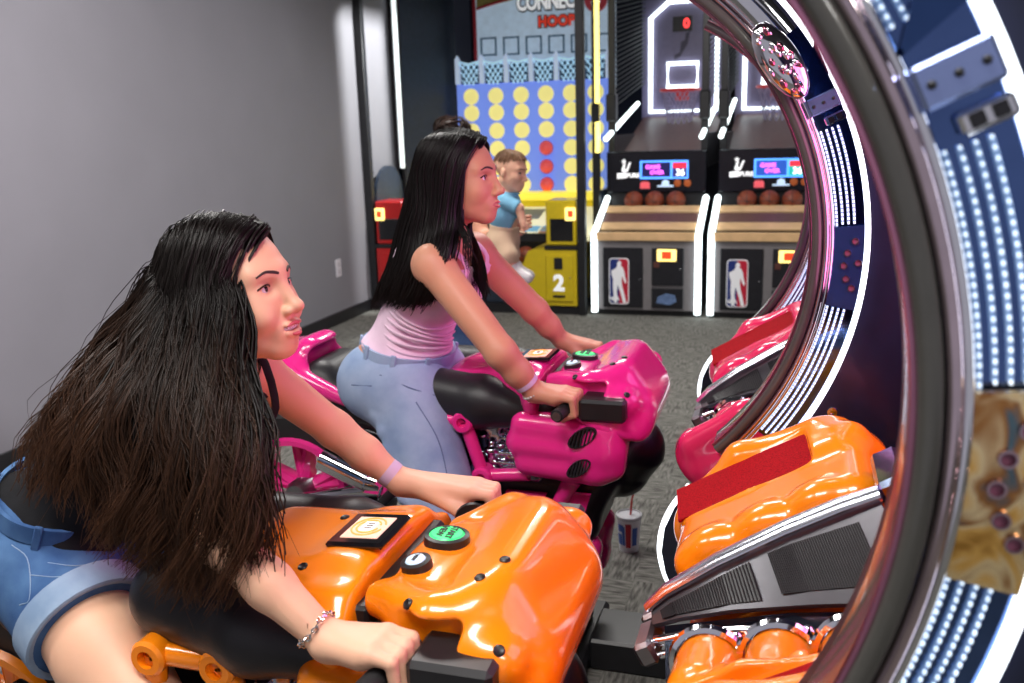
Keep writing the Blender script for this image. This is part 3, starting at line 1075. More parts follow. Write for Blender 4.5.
    for k in range(12):
        for s_2 in (1, -1):
            pts = []
            for f in np.linspace(0, 1, 6):
                a = 2 * PI * k / 12 + s_2 * f * 1.1
                r_ = .20 - .085 * f ** .7
                pts.append(rimc + np.array([r_ * math.cos(a), r_ * math.sin(a), -.36 * f]))
            mb.tube(pts, .006, 4)
    mb.build('net', mat('grey_net_cord', srgb(170, 160, 190), .6, noise=.05), t)
    for x, nm in ((.05, 'l'), (.865, 'r')):
        z0 = px(604, 138, X=X0 + .05)[2] - .02
        MB().tube([(X0 + x, Y0 + .40, 1.475), (X0 + x, Y0 + 2.1, 1.80)], .022, 8).build('ramp_neon', NEONW, t)
        # side netting as dark slats
        mb = MB()
        for k in range(34):
            z = 1.72 + k * .042
            mb.tube([(X0 + x, Y0 + .72, z + .02), (X0 + x, YK, z + .30)], .008, 4)
        o = mb.build('side_netting', mat('netting_black', (.02, .02, .024), .6, noise=.1), t, smooth=False)
        o['kind'] = 'stuff'
        MB().box((X0 + x - .03, Y0 + .66, 1.36), (X0 + x + .03, Y0 + .72, 3.1), .005).build('cage_post', BLACK, t, smooth=False)
        MB().box((X0 + x - .045, Y0 + .62, 1.62), (X0 + x + .045, Y0 + .74, 1.86), .012).build('post_clamp', BLACK, t, smooth=False)
        MB().box((X0 + x - .012, Y0 + .72, 1.2), (X0 + x + .012, YK, 1.5)).build('side_board', mat('dark_side_board', (.03, .026, .032), .5, noise=.1), t, smooth=False)
    return t


bb1 = basketball_machine()
bb2 = copy_tree(bb1, (.975, 0, 0))
bb2['label'] = 'basketball arcade machine beside the curved chrome arch, right of its twin'
# teal second screen on the right-hand machine
for ch in bb2.children:
    if ch.name.startswith('score_screen') or ch.name.startswith('screen.'):
        nm = 'teal_screen' if ch.name.startswith('score') else 'blue_screen'
        me = ch.data.copy()
        me.materials.clear()
        me.materials.append(mat('screen_teal', srgb(30, 150, 140), .3, emit=srgb(30, 160, 150), es=.9) if nm == 'teal_screen' else mat('screen_royal', srgb(30, 60, 140), .3, emit=srgb(36, 80, 170), es=.9))
        ch.data = me
order = ['leftmost', 'middle', 'rightmost']
for k, (off, nm) in enumerate(((0, 'left'), (.975, 'right'))):
    for j, x in enumerate((.27, .455, .64)):
        c = (-1.635 + off + x, 7.63 + .54, .93)
        b = thing('basketball', f'{order[j]} shade-darkened basketball in the tray of the {nm} basketball machine', 'ball', (c[0], c[1], c[2] - .086), 'basketballs in the ball trays')
        ball_mesh(b, c, .086)


# ------------------------------------------------------------------ curved cabinet dividers
DCX, DCZ = -.565, 1.350


def arc_rev(mb, prof, a0, a1, y, n=48):
    cx, cz = DCX, DCZ
    m = len(prof)
    vs, fs = [], []
    for i in range(n + 1):
        a = math.radians(a0 + (a1 - a0) * i / n)
        for R_, dy in prof:
            vs.append((cx + R_ * math.cos(a), y + dy, cz + R_ * math.sin(a)))
    for i in range(n):
        for k in range(m):
            l = (k + 1) % m
            fs.append((i * m + k, i * m + l, (i + 1) * m + l, (i + 1) * m + k))
    fs.append(tuple(range(m - 1, -1, -1)))
    fs.append(tuple(range(n * m, (n + 1) * m)))
    return mb.addv(vs, fs)


def ring_path(R_, a0, a1, y, n=60):
    return [(DCX + R_ * math.cos(math.radians(a)), y, DCZ + R_ * math.sin(math.radians(a))) for a in np.linspace(a0, a1, n)]


def divider(Yd, label, base_mat, plate_mat, dcx=-.565):
    A0, A1 = -46, 63
    global DCX
    DCX = dcx
    t = thing('cabinet_divider', label, 'arcade cabinet', (.3, Yd, 0), 'curved dividers between the riding stations')
    LIP = mat('dark_satin_lip', (.060, .058, .052), .26, coat=.6, noise=.08)
    DARKCH = mat('smoked_chrome', (.62, .50, .54), .08, metal=1.0, noise=.1)
    for sg in (-1,):
        pr = [(.601, .03), (.600, .01), (.600, -.040), (.602, -.053), (.606, -.058), (.616, -.058), (.621, -.053), (.623, -.03), (.624, .03)]
        arc_rev(MB(), pr, A0, A1, Yd).build('lip', LIP, t, sharp=60)
        MB().tube(ring_path(.600, A0, A1, Yd - .047), .0045, 8).build('lip_edge', mat('pink_reflection_chrome', (.75, .32, .48), .15, metal=1.0, noise=.05), t)  # pink reflection put into the chrome colour of the edge
        MB().tube(ring_path(.6285, A0, A1, Yd - .050), .0065, 10).build('chrome_bead', DARKCH, t)
        MB().tube(ring_path(.6385, A0, A1, Yd - .044), .0055, 10).build('chrome_bead', CHROME, t)
    arc_rev(MB(), [(.622, -.030), (.700, -.030), (.700, .03), (.622, .03)], -38, A1, Yd).build('mirror_face', BLUECHROME, t, sharp=30)
    arc_rev(MB(), [(.624, -.034), (.700, -.034), (.700, .034), (.624, .034)], -47, -38, Yd, 8).build('lower_face', base_mat, t, sharp=30)
    # led strips: rows of small lit lenses on a clear rail, broken by the hole plate and the bracket
    for R_, segs in ((.648, ((-37, 20), (29, 61))), (.659, ((-37, -11), (4, 20), (29, 61))), (.670, ((-37, -11), (4, 20), (29, 61))), (.681, ((-37, -11), (4, 20)))):
        for a0, a1 in segs:
            mb, mr = MB(), MB()
            cnt = int((a1 - a0) * R_ * PI / 180 / .0078)
            for a in np.linspace(a0, a1, cnt):
                ar = math.radians(a)
                c = np.array([DCX + R_ * math.cos(ar), Yd - .034, DCZ + R_ * math.sin(ar)])
                u = np.array([math.cos(ar), 0, math.sin(ar)]) * (.0012 if dcx > -.55 else .0019)
                v = np.array([-math.sin(ar), 0, math.cos(ar)]) * (.0016 if dcx > -.55 else .0026)
                d = np.array([0, -.003, 0])
                P = [c + u + v, c - u + v, c - u - v, c + u - v]
                mb.addv(P + [q + d for q in P], [(0, 1, 2, 3), (7, 6, 5, 4), (0, 4, 5, 1), (1, 5, 6, 2), (2, 6, 7, 3), (3, 7, 4, 0)])
            mr.tube(ring_path(R_, a0, a1, Yd - .031, 40), .0028, 6)
            r = mr.build('led_strip', mat('led_rail', (.25, .36, .55), .2, emit=(.25, .45, .9), es=.08), t)
            o = mb.build('led_lens', LEDDOT, r, smooth=False)
            o['kind'] = 'stuff'
    arc_rev(MB(), [(.701, -.040), (.711, -.040), (.711, -.022), (.701, -.022)], -46, A1, Yd, 60).build('outer_light', LEDW, t, sharp=30)
    # plate with round holes
    pl = arc_rev(MB(), [(.640, -.046), (.698, -.046), (.698, -.036), (.640, -.036)], -10.5, 3.5, Yd, 14).build('hole_plate', plate_mat, t, sharp=30)
    for R_, a in ((.682, 1.0), (.669, -1.0), (.664, -3.2), (.671, -5.4), (.684, -6.9), (.690, -2.6)):
        ar = math.radians(a)
        MB().lathe([(.0055, 0), (.0080, .002), (.0076, .004), (.0055, .004), (.005, .001)], (DCX + R_ * math.cos(ar), Yd - .046, DCZ + R_ * math.sin(ar)), (0, -1, 0), 14).build('hole_rim', mat('hole_rim_metal', (.55, .40, .45), .2, metal=1.0), pl)
        MB().lathe([(.0056, 0), (0, .0005)], (DCX + R_ * math.cos(ar), Yd - .0465, DCZ + R_ * math.sin(ar)), (0, -1, 0), 12).build('hole', mat('hole_depth', (.22, .07, .12), .4, noise=.1), pl)
    # bracket ledge across the face with screws, small chrome lamp under it, mirrored blade above
    ar = math.radians(24.5)
    rad = np.array([math.cos(ar), 0, math.sin(ar)])
    tan = np.array([-math.sin(ar), 0, math.cos(ar)])
    cc = np.array([DCX, Yd, DCZ])
    Rm = np.stack([rad, np.array([0, 1, 0]), tan], 1)
    br = MB().obox(cc + rad * .671 + np.array([0, -.048, 0]), (.029, .016, .017), Rm, .003).build('bracket', mat('blue_satin_metal', (.33, .42, .75), .25, metal=.9, noise=.08), t, smooth=False)
    for r_ in (.652, .671, .690):
        MB().sphere(cc + rad * r_ + np.array([0, -.065, 0]), (.0035, .0025, .0035), 8, 6).build('screw', BLACK, br)
    lm = MB().obox(cc + rad * .680 - tan * .036 + np.array([0, -.045, 0]), (.020, .010, .009), Rm, .003).build('marker_lamp', CHROME, t, smooth=False)
    for r_ in (.672, .688):
        MB().obox(cc + rad * r_ - tan * .036 + np.array([0, -.056, 0]), (.0055, .002, .0055), Rm, .001).build('lens', GLOSSBLACK, lm, smooth=False)
    bl = [cc + rad * a + tan * b + np.array([0, d, 0]) for d in (-.05, -.036) for a, b in ((.645, .028), (.700, .045), (.700, .115), (.645, .034))]
    MB().addv(bl, [(0, 1, 2, 3), (7, 6, 5, 4), (0, 4, 5, 1), (1, 5, 6, 2), (2, 6, 7, 3), (3, 7, 4, 0)]).build('mirror_blade', mat('deep_blue_mirror', (.05, .10, .26), .1, metal=1.0, noise=.1), t, smooth=False)
    arc_rev(MB(), [(.642, -.056), (.660, -.064), (.685, -.064), (.700, -.05), (.700, -.04), (.642, -.04)], 37, 60, Yd, 16).build('chrome_shroud', CHROME, t, sharp=50)
    # chrome medallion
    medallion(t, Yd) if dcx < -.55 else None
    side_of_divider(t, Yd, A0, A1)
    return t


def medallion(t, Yd):
    cc = np.array([DCX, Yd, DCZ])
    ar = math.radians(34)
    rad = np.array([math.cos(ar), 0, math.sin(ar)])
    tan = np.array([-math.sin(ar), 0, math.cos(ar)])
    mc = cc + rad * .638 + np.array([0, -.085, 0])
    Rm = np.stack([rad, np.array([0, 1, 0]), tan], 1)
    md = MB().sphere(mc, (.036, .018, .082), 22, 12, Rm).build('medallion', CHROME, t)
    rr = random.Random(5)
    for k in range(26):
        a, q = rr.uniform(0, 2 * PI), math.sqrt(rr.uniform(0, 1)) * .85
        u, v = .033 * q * math.cos(a), .076 * q * math.sin(a)
        dep = -.018 * math.sqrt(max(0, 1 - q * q * .9))
        MB().sphere(mc + rad * u + tan * v + np.array([0, dep, 0]), (rr.uniform(.004, .007), .005, rr.uniform(.005, .011)), 10, 6, Rm).build('medallion_stud', CHROME if k % 3 else mat('red_chrome', (.42, .16, .22), .12, metal=1.0), md)


def side_of_divider(t, Yd, A0, A1):
    arc_rev(MB(), [(.601, .01), (.63, .01), (.63, .05), (.601, .05)], A0, A1, Yd, 48).build('lip_back', BLACK, t, sharp=40)
    # dark side panel with a round cut-out, down to the floor
    poly = [(DCX + .700 * math.cos(math.radians(a)), DCZ + .700 * math.sin(math.radians(a))) for a in np.linspace(-46, 70, 40)]
    poly = poly + [(.72, DCZ + .80), (.72, .02), (-.02, .02)]
    MB().prism(poly, (0, Yd - .022, 0), (1, 0, 0), (0, 0, 1), (0, 1, 0), .044).build('side_panel', NAVY, t, smooth=False)
    s_ = px(832, 411, Y=1.95)
    MB().lathe([(.011, 0), (.010, .004), (.004, .005), (.0035, .002), (0, .002)], (s_[0], Yd - .022, s_[2]), (0, -1, 0), 14).build('screw', CHROME, t)


YD = (.80, 1.965, 3.13)
REFLGOLD = mat('painted_gold_reflection', (.85, .60, .30), .22, metal=.85)  # gold and teal reflections are put into the plate colour
_nt = REFLGOLD.node_tree
_n = _nt.nodes.new('ShaderNodeTexNoise')
_n.inputs['Scale'].default_value = 16
_n.inputs['Detail'].default_value = 2
_n.inputs['Distortion'].default_value = 1.6
_nt.links.new(_nt.nodes['Texture Coordinate'].outputs['Object'], _n.inputs['Vector'])
_cr = _nt.nodes.new('ShaderNodeValToRGB')
for _p, _c in ((.30, (.12, .20, .24)), (.38, (.45, .20, .06)), (.47, (1.0, .80, .45)), (.58, (1.0, .60, .16)), (.72, (.55, .28, .06))):
    _e = _cr.color_ramp.elements.new(_p)
    _e.color = (*_c, 1)
_cr.color_ramp.elements.remove(_cr.color_ramp.elements[0])
_cr.color_ramp.elements.remove(_cr.color_ramp.elements[-1])
_nt.links.new(_n.outputs['Fac'], _cr.inputs['Fac'])
_nt.links.new(_cr.outputs['Color'], _nt.nodes['Principled BSDF'].inputs['Base Color'])
divider(YD[0], 'black and chrome curved arch nearest the camera, on the right edge', ORANGE, REFLGOLD, -.503)
divider(YD[1], 'curved chrome arch with lit strips between orange and pink consoles', ROSE, mat('blue_plate', (.06, .12, .36), .2, metal=.8, noise=.1))
divider(YD[2], 'farthest curved chrome arch behind the pink console', PINK, mat('blue_plate'))


def screen_cabinet(y0, y1, label, c1, c2):
    t = thing('screen_cabinet', label, 'arcade cabinet', (.6, (y0 + y1) / 2, 0), 'screen cabinets of the riding stations')
    MB().box((.50, y0, 0), (.72, y1, 2.1), .01).build('housing', NAVY, t, smooth=False)
    MB().box((.47, y0 + .06, 1.10), (.50, y1 - .06, 1.92), .008).build('bezel', GLOSSBLACK, t, smooth=False)
    m = bpy.data.materials.new('game_picture')
    m.use_nodes = True
    nt = m.node_tree
    b = nt.nodes['Principled BSDF']
    b.inputs['Base Color'].default_value = (.02, .02, .02, 1)
    tc = nt.nodes.new('ShaderNodeTexCoord')
    n = nt.nodes.new('ShaderNodeTexNoise')
    n.inputs['Scale'].default_value = 5
    cr = nt.nodes.new('ShaderNodeValToRGB')
    cr.color_ramp.elements[0].position = .35
    cr.color_ramp.elements[0].color = (*c1, 1)
    cr.color_ramp.elements[1].position = .65
    cr.color_ramp.elements[1].color = (*c2, 1)
    nt.links.new(tc.outputs['Object'], n.inputs['Vector'])
    nt.links.new(n.outputs['Fac'], cr.inputs['Fac'])
    nt.links.new(cr.outputs['Color'], b.inputs['Emission Color'])
    b.inputs['Emission Strength'].default_value = 3.0
    MB().box((.462, y0 + .10, 1.14), (.47, y1 - .10, 1.88)).build('display', m, t, smooth=False)
    REDB = mat('red_side', (.5, .012, .008), .35, noise=.05)
    for yy in (y1 - .20, y0 + .06):
        sp = MB().box((.30, yy, 1.0), (.43, yy + .14, 1.12), .01, rot('Y', 20)).build('speaker_box', BLACK, t, smooth=False)
        MB().box((.272, yy + .015, .96), (.305, yy + .125, 1.08), .004, rot('Y', 20)).build('red_front', REDB, sp, smooth=False)
    MB().box((.36, y0 + .03, .50), (.50, y1 - .03, .98), .01).build('shelf', NAVY, t, smooth=False)
    return t


screen_cabinet(YD[0] + .03, YD[1] - .03, 'dark screen cabinet at the orange motorcycle, behind the nearest arch', (1.0, .10, .45), (1.0, .45, .75))
screen_cabinet(YD[1] + .03, YD[2] - .03, 'dark screen cabinet at the pink motorcycle, behind the middle arch', (.85, .08, .5), (.9, .4, .9))


# ------------------------------------------------------------------ engine-styled consoles
def console(Yr, M, label, dx=0.0):
    t = thing('engine_console', label, 'arcade console', (.05 + dx, Yr, 0), 'engine-styled consoles')
    A = np.array([-.165 + dx, Yr, .80])
    th = math.radians(30)
    u = np.array([math.cos(th), 0, math.sin(th)])
    v = np.array([0, 1.0, 0])
    n = np.array([-math.sin(th), 0, math.cos(th)])
    Rm = np.stack([u, v, n], 1)

    def W(s, y, h):
        if y < -.03:
            h = h - (.012 + .19 * max(s, 0)) * min(1, (-y - .03) / .07)
        return A + u * s + v * y + n * h

    def yl(s):
        return .050 + .20 * max(s, 0)
    # coloured shell
    _ph = math.radians(17)
    MV, MN = v * math.cos(_ph) + n * math.sin(_ph), n * math.cos(_ph) - v * math.sin(_ph)
    MR = np.stack([u, MV, MN], 1)
    F = Field()
    F.add(rb(W(.19, 0, -.150), (.210, .395, .03), .02, Rm), .01)
    F.add(rb(W(.18, .05, -.09), (.19, .09, .05), .02, Rm), .03)
    for sg in (-1, 1):
        ds = .04 if sg > 0 else 0
        F.add(rc(W(ds, sg * .335, .005), W(.30, sg * .345, .03), .068, .070), .03)
        F.add(rb(W(.17 + ds * .6, sg * .345, -.03), (.22 - ds * .4, .065, .08), .05, Rm), .05)
        F.add(rc(W(ds, sg * .378, .045), W(.15, sg * .388, .084), .030, .032), .03)
        F.add(rc(W(.15, sg * .388, .084), W(.30, sg * .378, .072), .032, .03), .03)
        F.add(rb(W(.315, sg * .33, .045), (.045, .075, .045), .03, Rm), .03)
        F.add(rc(W(-.02 + ds * 1.5, sg * .270, .035), W(.16, sg * .285, .062), .020, .022), .02)
        F.add(rc(W(.16, sg * .285, .062), W(.36, sg * .325, .062), .022, .024), .02)
        for k in range(3):
            s_ = .075 + .103 * k
            if sg < 0:
                F.add(rc(W(s_, sg * (yl(s_) + .085), .010), W(s_ + .004, sg * (yl(s_) + .185), .028), .050, .047), .006)
        if sg > 0:
            F.add(rb(W(.195, .225, .015), (.19, .14, .055), .045, Rm), .03)
            for k in range(3):
                F.add(el(W(.085 + .1 * k, .125, .055), (.040, .035, .026), Rm), .02)
        F.sub(rb(W(.150, .305, .076) + MN * .045, (.140, .050, .043), .012, MR) if sg > 0 else rb(W(.150, -.322, .115), (.150, .03, .06), .02, Rm), .008)
        for k in range(2 if sg < 0 else 0):
            F.add(el(W(.13 + .10 * k, sg * .268, .07), (.016, .016, .008), Rm), .006)
    F.sub(half((0, 0, 1), (0, 0, .55)), .01)
    V_, Q = F.surface(.005)
    tag(place('coloured_shell', mesh_np('coloured_shell', V_, Q, M), t))
    for sg in (-1, 1):
        mb = MB().obox(W(.150, .305, .0785), (.138, .048, .003), MR) if sg > 0 else MB().obox(W(.150, -.322, .058), (.155, .035, .003), Rm)
        mb.build('mesh_insert', REDMESH, t, smooth=False)
        for k in range(3 if sg < 0 else 0):
            s_ = .075 + .103 * k
            ax = v * sg + n * .14
            MB().lathe([(.051, 0), (.059, .0), (.062, .008), (.059, .016), (.052, .018)], W(s_, sg * (yl(s_) + .074), .010), ax, 26).build('pipe_collar', CHROME, t)
            MB().sphere(W(s_ + .051, sg * (yl(s_) + .06), .028), (.010, .010, .018), 10, 8, Rm).build('chrome_bolt', CHROME, t)
            if k < 2:
                MB().cyl(W(s_ + .051, sg * (yl(s_) + .075), .0), W(s_ + .051, sg * (yl(s_) + .18), .01), .020, .022, 14).build('red_hose', mat('red_gloss', (.75, .02, .008), .25, coat=.6, noise=.05), t)
    # ridge: chrome spine with grille panels falling to both sides
    SP = ((-.025, .040), (.02, .055), (.12, .068), (.24, .074), (.33, .074), (.39, .070))
    MB().tube([W(s, 0, h) for s, h in SP], [.010, .013, .015, .016, .016, .014], 12, flat=(.8, 1.3)).build('spine', mat('brushed_chrome', (.80, .83, .92), .24, metal=1.0, noise=.06), t)
    for sg in (-1, 1):
        top = [W(s, sg * .008, h - .008) for s, h in ((-.02, .042), (.02, .055), (.12, .068), (.24, .074), (.385, .070))]
        bot = [W(s, sg * yl(s) * .86, .030) for s in (-.015, .03, .12, .24, .385)]
        nb = len(top)
        dn = np.array([0, sg * .5, 0]) + n * .85
        vs = top + bot + [q - dn * .012 for q in top] + [q - dn * .012 for q in bot]
        fs = []
        for i in range(nb - 1):
            fs += [(i, i + 1, nb + i + 1, nb + i), (2 * nb + i, 3 * nb + i, 3 * nb + i + 1, 2 * nb + i + 1), (i, 2 * nb + i, 2 * nb + i + 1, i + 1), (nb + i, nb + i + 1, 3 * nb + i + 1, 3 * nb + i)]
        fs += [(0, nb, 3 * nb, 2 * nb), (nb - 1, 3 * nb - 1, 4 * nb - 1, 2 * nb - 1)]
        MB().addv(vs, fs).build('grille_frame', mat('grey_grille_frame', (.085, .085, .095), .3, metal=.5, noise=.1), t, sharp=20)

        def surf(f, g):
            i = min(int(f * (nb - 1)), nb - 2)
            w_ = f * (nb - 1) - i
            a = top[i] * (1 - w_) + top[i + 1] * w_
            b = bot[i] * (1 - w_) + bot[i + 1] * w_
            return a * (1 - g) + b * g + dn * .002
        for f0, f1, g0a, g0b, g1 in ((.12, .60, .40, .16, .88), (.67, .93, .14, .14, .82)):
            N = 14
            P0 = [surf(f0 + (f1 - f0) * i / N, g0a + (g0b - g0a) * i / N) for i in range(N + 1)]
            P1 = [surf(f0 + (f1 - f0) * i / N, g1) for i in range(N + 1)]
            gr = MB().addv(P0 + P1, [(i, i + 1, N + 2 + i, N + 1 + i) for i in range(N)]).build('grille', BLACK, t, smooth=False)
            mb = MB()
            for i in range(3 * N + 1):
                f = f0 + (f1 - f0) * i / (3 * N)
                g = g0a + (g0b - g0a) * i / (3 * N)
                mb.tube([surf(f, g) + dn * .0005, surf(f, g1) + dn * .0005], .0012, 4)
            o = mb.build('grille_bar', mat('grille_bar_metal', (.020, .020, .023), .75, noise=.1, spec=.15), gr, smooth=False)
            o['kind'] = 'stuff'
        MB().tube([W(s, sg * (yl(s) + .008), .012) for s in (-.02, .05, .12, .2, .3, .39)], .009, 10).build('chrome_strip', CHROME, t)
        MB().tube([W(s, sg * (yl(s) + .014), -.008) for s in (-.02, .05, .12, .2, .3, .39)], .007, 10).build('chrome_strip', CHROME, t)
        dk = [W(s, sg * (yl(s) + d), h) for s in (.0, .2, .385) for d, h in ((-.012, .018), (.115, -.010))]
        dk = dk + [q - n * .008 for q in dk]
        MB().addv(dk, [(0, 1, 3, 2), (2, 3, 5, 4), (6, 8, 9, 7), (8, 10, 11, 9), (0, 6, 7, 1), (4, 5, 11, 10), (0, 2, 8, 6), (2, 4, 10, 8), (1, 7, 9, 3), (3, 9, 11, 5)]).build('chrome_deck', mat('dark_chrome', (.20, .24, .34), .12, metal=1.0, noise=.1), t, smooth=False)
        MB().obox(W(.41, sg * .075, .045), (.024, .07, .035), Rm, .008).build('corner_bracket', mat('dark_chrome', (.20, .24, .34), .12, metal=1.0, noise=.1), t, smooth=False)
        MB().obox(W(-.035, sg * .045, .005), (.016, .04, .020), Rm, .006).build('corner_bracket', SATIN, t, smooth=False)
    # base down to the floor
    MB().box((-.05 + dx, Yr - .36, 0), (.25 + dx, Yr + .36, .74), .02).build('pedestal', NAVY, t, smooth=False)
    P = [px(x, y, Y=1.75) for x, y in ((700, 478), (688, 491), (671, 512), (661, 533), (658, 556), (662, 577), (669, 594))]
    P = [p + np.array([dx, Yr + .405 - 1.75, 0]) for p in P][1:]
    MB().tube(catmull(P, 26), .0065, 8).build('edge_light', LEDW, t)
    pl = [(p[0] + .004, p[2]) for p in P] + [(.0 + dx, P[-1][2]), (.0 + dx, P[0][2])]
    MB().prism(pl, (0, Yr + .397, 0), (1, 0, 0), (0, 0, 1), (0, 1, 0), .012).build('side_shell', NAVY, t, smooth=False)
    return t


console(1.375, ORANGE, 'orange engine-styled console with chrome grilles and pipes, below the nearest arch')
console(2.555, ROSE, 'pink engine-styled console behind the middle chrome arch', -.035)


# ------------------------------------------------------------------ ride-on motorcycles
def hit(field, x, y, back=0.0):
    """first point of a meshed field along the view of a photo pixel, with its normal"""
    d = CAMR @ np.array([(x - CX) / FPX, -(y - CY) / FPX, -1.0])
    d = d / np.linalg.norm(d)
    C = np.array([0, 0, CAM_H])
    D, lo, h = field.D, field.lo, field.h

    def val(p):
        q = (p - lo) / h
        i = np.floor(q).astype(int)
        if np.any(i < 1) or np.any(i >= np.array(D.shape) - 2):
            return None
        f = q - i
        c = D[i[0]:i[0] + 2, i[1]:i[1] + 2, i[2]:i[2] + 2]
        c = c[0] * (1 - f[0]) + c[1] * f[0]
        c = c[0] * (1 - f[1]) + c[1] * f[1]
        return c[0] * (1 - f[2]) + c[1] * f[2]
    t = .3
    while t < 6:
        v = val(C + d * t)
        if v is not None and v < 0:
            break
        t += .002
    p = C + d * t
    e = h
    g = np.array([(val(p + np.eye(3)[i] * e) or 0) - (val(p - np.eye(3)[i] * e) or 0) for i in range(3)])
    g = g / (np.linalg.norm(g) + 1e-9)
    return p, g


def motorcycle():
    Yc = 1.295
    t = thing('motorcycle_ride', 'orange ride-on arcade motorcycle under the dark-haired rider in black top', 'arcade motorcycle', (-.8, Yc, 0), 'ride-on arcade motorcycles')

    def L(x, y, z):
        return (x, Yc + y, z)
    # front fairing with windscreen
    F = Field()
    F.add(poly_y([(-.60, .865), (-.47, .822), (-.36, .738), (-.305, .770), (-.287, .86), (-.385, 1.005), (-.415, 1.022), (-.49, .945), (-.60, .905)], Yc - .31, Yc + .31, 0, .028), .01)
    F.cut(el(L(-.475, -.01, .75), (.258, .285, .30)), .03)
    F.add(el(L(-.525, -.03, .918), (.055, .15, .030)), .02)
    F.add(rc(L(-.55, .14, .895), L(-.47, .185, .925), .026, .026), .03)
    F.add(rc(L(-.58, -.14, .905), L(-.47, -.20, .925), .028, .03), .03)
    F.sub(rc(L(-.66, -.08, 1.01), L(-.66, .08, 1.01), .085), .03)
    for sg in (-1, 1):
        F.sub(rb(L(-.49, sg * .29, .895), (.075, .085, .040), .012), .012)
        F.sub(rc(L(-.44, sg * .06, .992), L(-.50, sg * .02, .962), .006), .012)
        F.add(el(L(-.375, sg * .225, .885), (.045, .035, .035)), .03)
    F.sub(half((1, 0, .12), (-.60, 0, .9)), .01)
    V, Q = F.surface(.0045)
    place('front_fairing', mesh_np('front_fairing', V, Q, ORANGE), t)
    # tank
    T = Field()
    Rt = rot('Y', -4)
    T.add(rb(L(-.765, 0, .845), (.165, .165, .085), .065, Rt), .01)
    T.add(rb(L(-.665, 0, .868), (.060, .175, .062), .04), .04)
    T.add(rc(L(-.64, -.16, .87), L(-.62, -.215, .86), .04, .03), .04)
    T.add(rc(L(-.64, .16, .87), L(-.62, .215, .86), .04, .03), .04)
    T.add(el(L(-.88, 0, .86), (.09, .10, .05)), .04)
    T.sub(el(L(-.72, -.14, .965), (.12, .045, .035)), .03)
    T.sub(el(L(-.72, .14, .965), (.12, .045, .035)), .03)
    T.sub(half((-1, 0, -.12), (-.612, 0, .9)), .01)
    V, Q = T.surface(.0045)
    place('tank', mesh_np('tank', V, Q, ORANGE), t)
    MB().box(L(-.618, -.165, .78), L(-.592, .165, .902), .006).build('tank_gap_darkener', BLACK, t, smooth=False)  # added black box that darkens the gap ahead of the tank
    # instrument screen on the tank
    top, nn = hit(T, 360, 541)
    cc = np.array([top[0], Yc, top[2]])
    R_ = rot('Y', -4)
    fr = MB().obox(cc + np.array([0, 0, .002]), (.052, .062, .006), R_, .005).build('screen_frame', GLOSSBLACK, t, smooth=False)
    MB().obox(cc + np.array([0, 0, .0075]), (.034, .041, .002), R_, .001).build('screen', mat('peach_screen', (.85, .50, .38), .3, emit=(.95, .60, .46), es=.40), fr, smooth=False)
    ORL = mat('screen_orange_art', (.9, .45, .10), .4, emit=(.9, .45, .12), es=.3)
    for r_ in (.020, .028):
        MB().tube([cc + np.array([r_ * math.cos(a), r_ * 1.2 * math.sin(a), .0105 + r_ * 0 + .07 * r_ * math.cos(a)]) for a in np.linspace(.3, 2 * PI - .3, 26)], .0016, 5).build('screen_dial', ORL, fr)
    MB().obox(cc + np.array([0, 0, .0105]), (.011, .017, .0012), R_).build('screen_panel', mat('screen_cream', (.92, .85, .78), .4, emit=(1, .9, .82), es=.5), fr, smooth=False)
    for yy in (-.009, 0, .008):
        MB().obox(cc + np.array([.002, yy, .012]), (.006, .0011, .0006), R_).build('screen_figure', BLACK, fr, smooth=False)
    # buttons on the dash
    for (x, y, r_, m, em, txt) in ((447, 540, .030, mat('green_button', (.05, .75, .20), .3, emit=(.05, .8, .25), es=.45), 'green', ('START', 'VIEW')),
                                   (417, 566, .017, mat('pale_button', (.55, .72, .85), .3, emit=(.6, .8, .95), es=.35), 'pale', ('VIEW',))):
        p, g = hit(F, x, y)
        if g[2] < .5:
            g = np.array([-.25, -.1, .96])
        g = g / np.linalg.norm(g)
        c = p + g * .002
        col = MB().lathe([(r_ + .008, -.006), (r_ + .007, .008), (r_, .010), (r_, .004)], c, g, 26).build('button_collar', BLACK, t)
        MB().lathe([(r_, .0), (r_ * .98, .008), (r_ * .85, .0115), (0, .013)], c, g, 26).build('button', m, col)
        ex = np.cross([0, 1, 0], g)
        ey = np.array([0, 1.0, 0]) * 1.0
        e1 = Vector(-np.array([0, 1.0, 0]))
        e2 = Vector(np.cross(g, np.array([0, -1.0, 0])))
        for k, s_ in enumerate(txt):
            off = (len(txt) - 1) * .5 - k
            text_part(s_, r_ * .52, c + g * .0135 + np.array(e2) * off * r_ * .55, e1, e2, .0004, BLACK, col, bold=.0003)
    # bolts
    for fld, x, y in ((T, 345, 518), (T, 303, 567), (T, 378, 606), (F, 408, 604), (F, 499, 651), (F, 505, 560), (F, 480, 578)):
        try:
            p, g = hit(fld, x, y)
        except Exception:
            continue
        if abs(p[1] - Yc) > .35 or p[2] < .6:
            continue
        MB().lathe([(.0085, -.002), (.0085, .002), (.006, .004), (.003, .003), (0, .003)], p, g, 12).build('bolt', BLACK, t)
    # black pads beside the tank, seat, tail
    K = Field()
    for sg in (-1, 1):
        K.add(rc(L(-.96, sg * .135, .862), L(-.78, sg * .165, .845), .070, .075), .02)
        K.add(rc(L(-.78, sg * .165, .845), L(-.60, sg * .185, .825), .075, .035), .02)
    K.add(rb(L(-.80, 0, .77), (.18, .13, .06), .05), .03)
    sdf_part(K, 'knee_pad', VINYL, t, .006)
    S = Field()
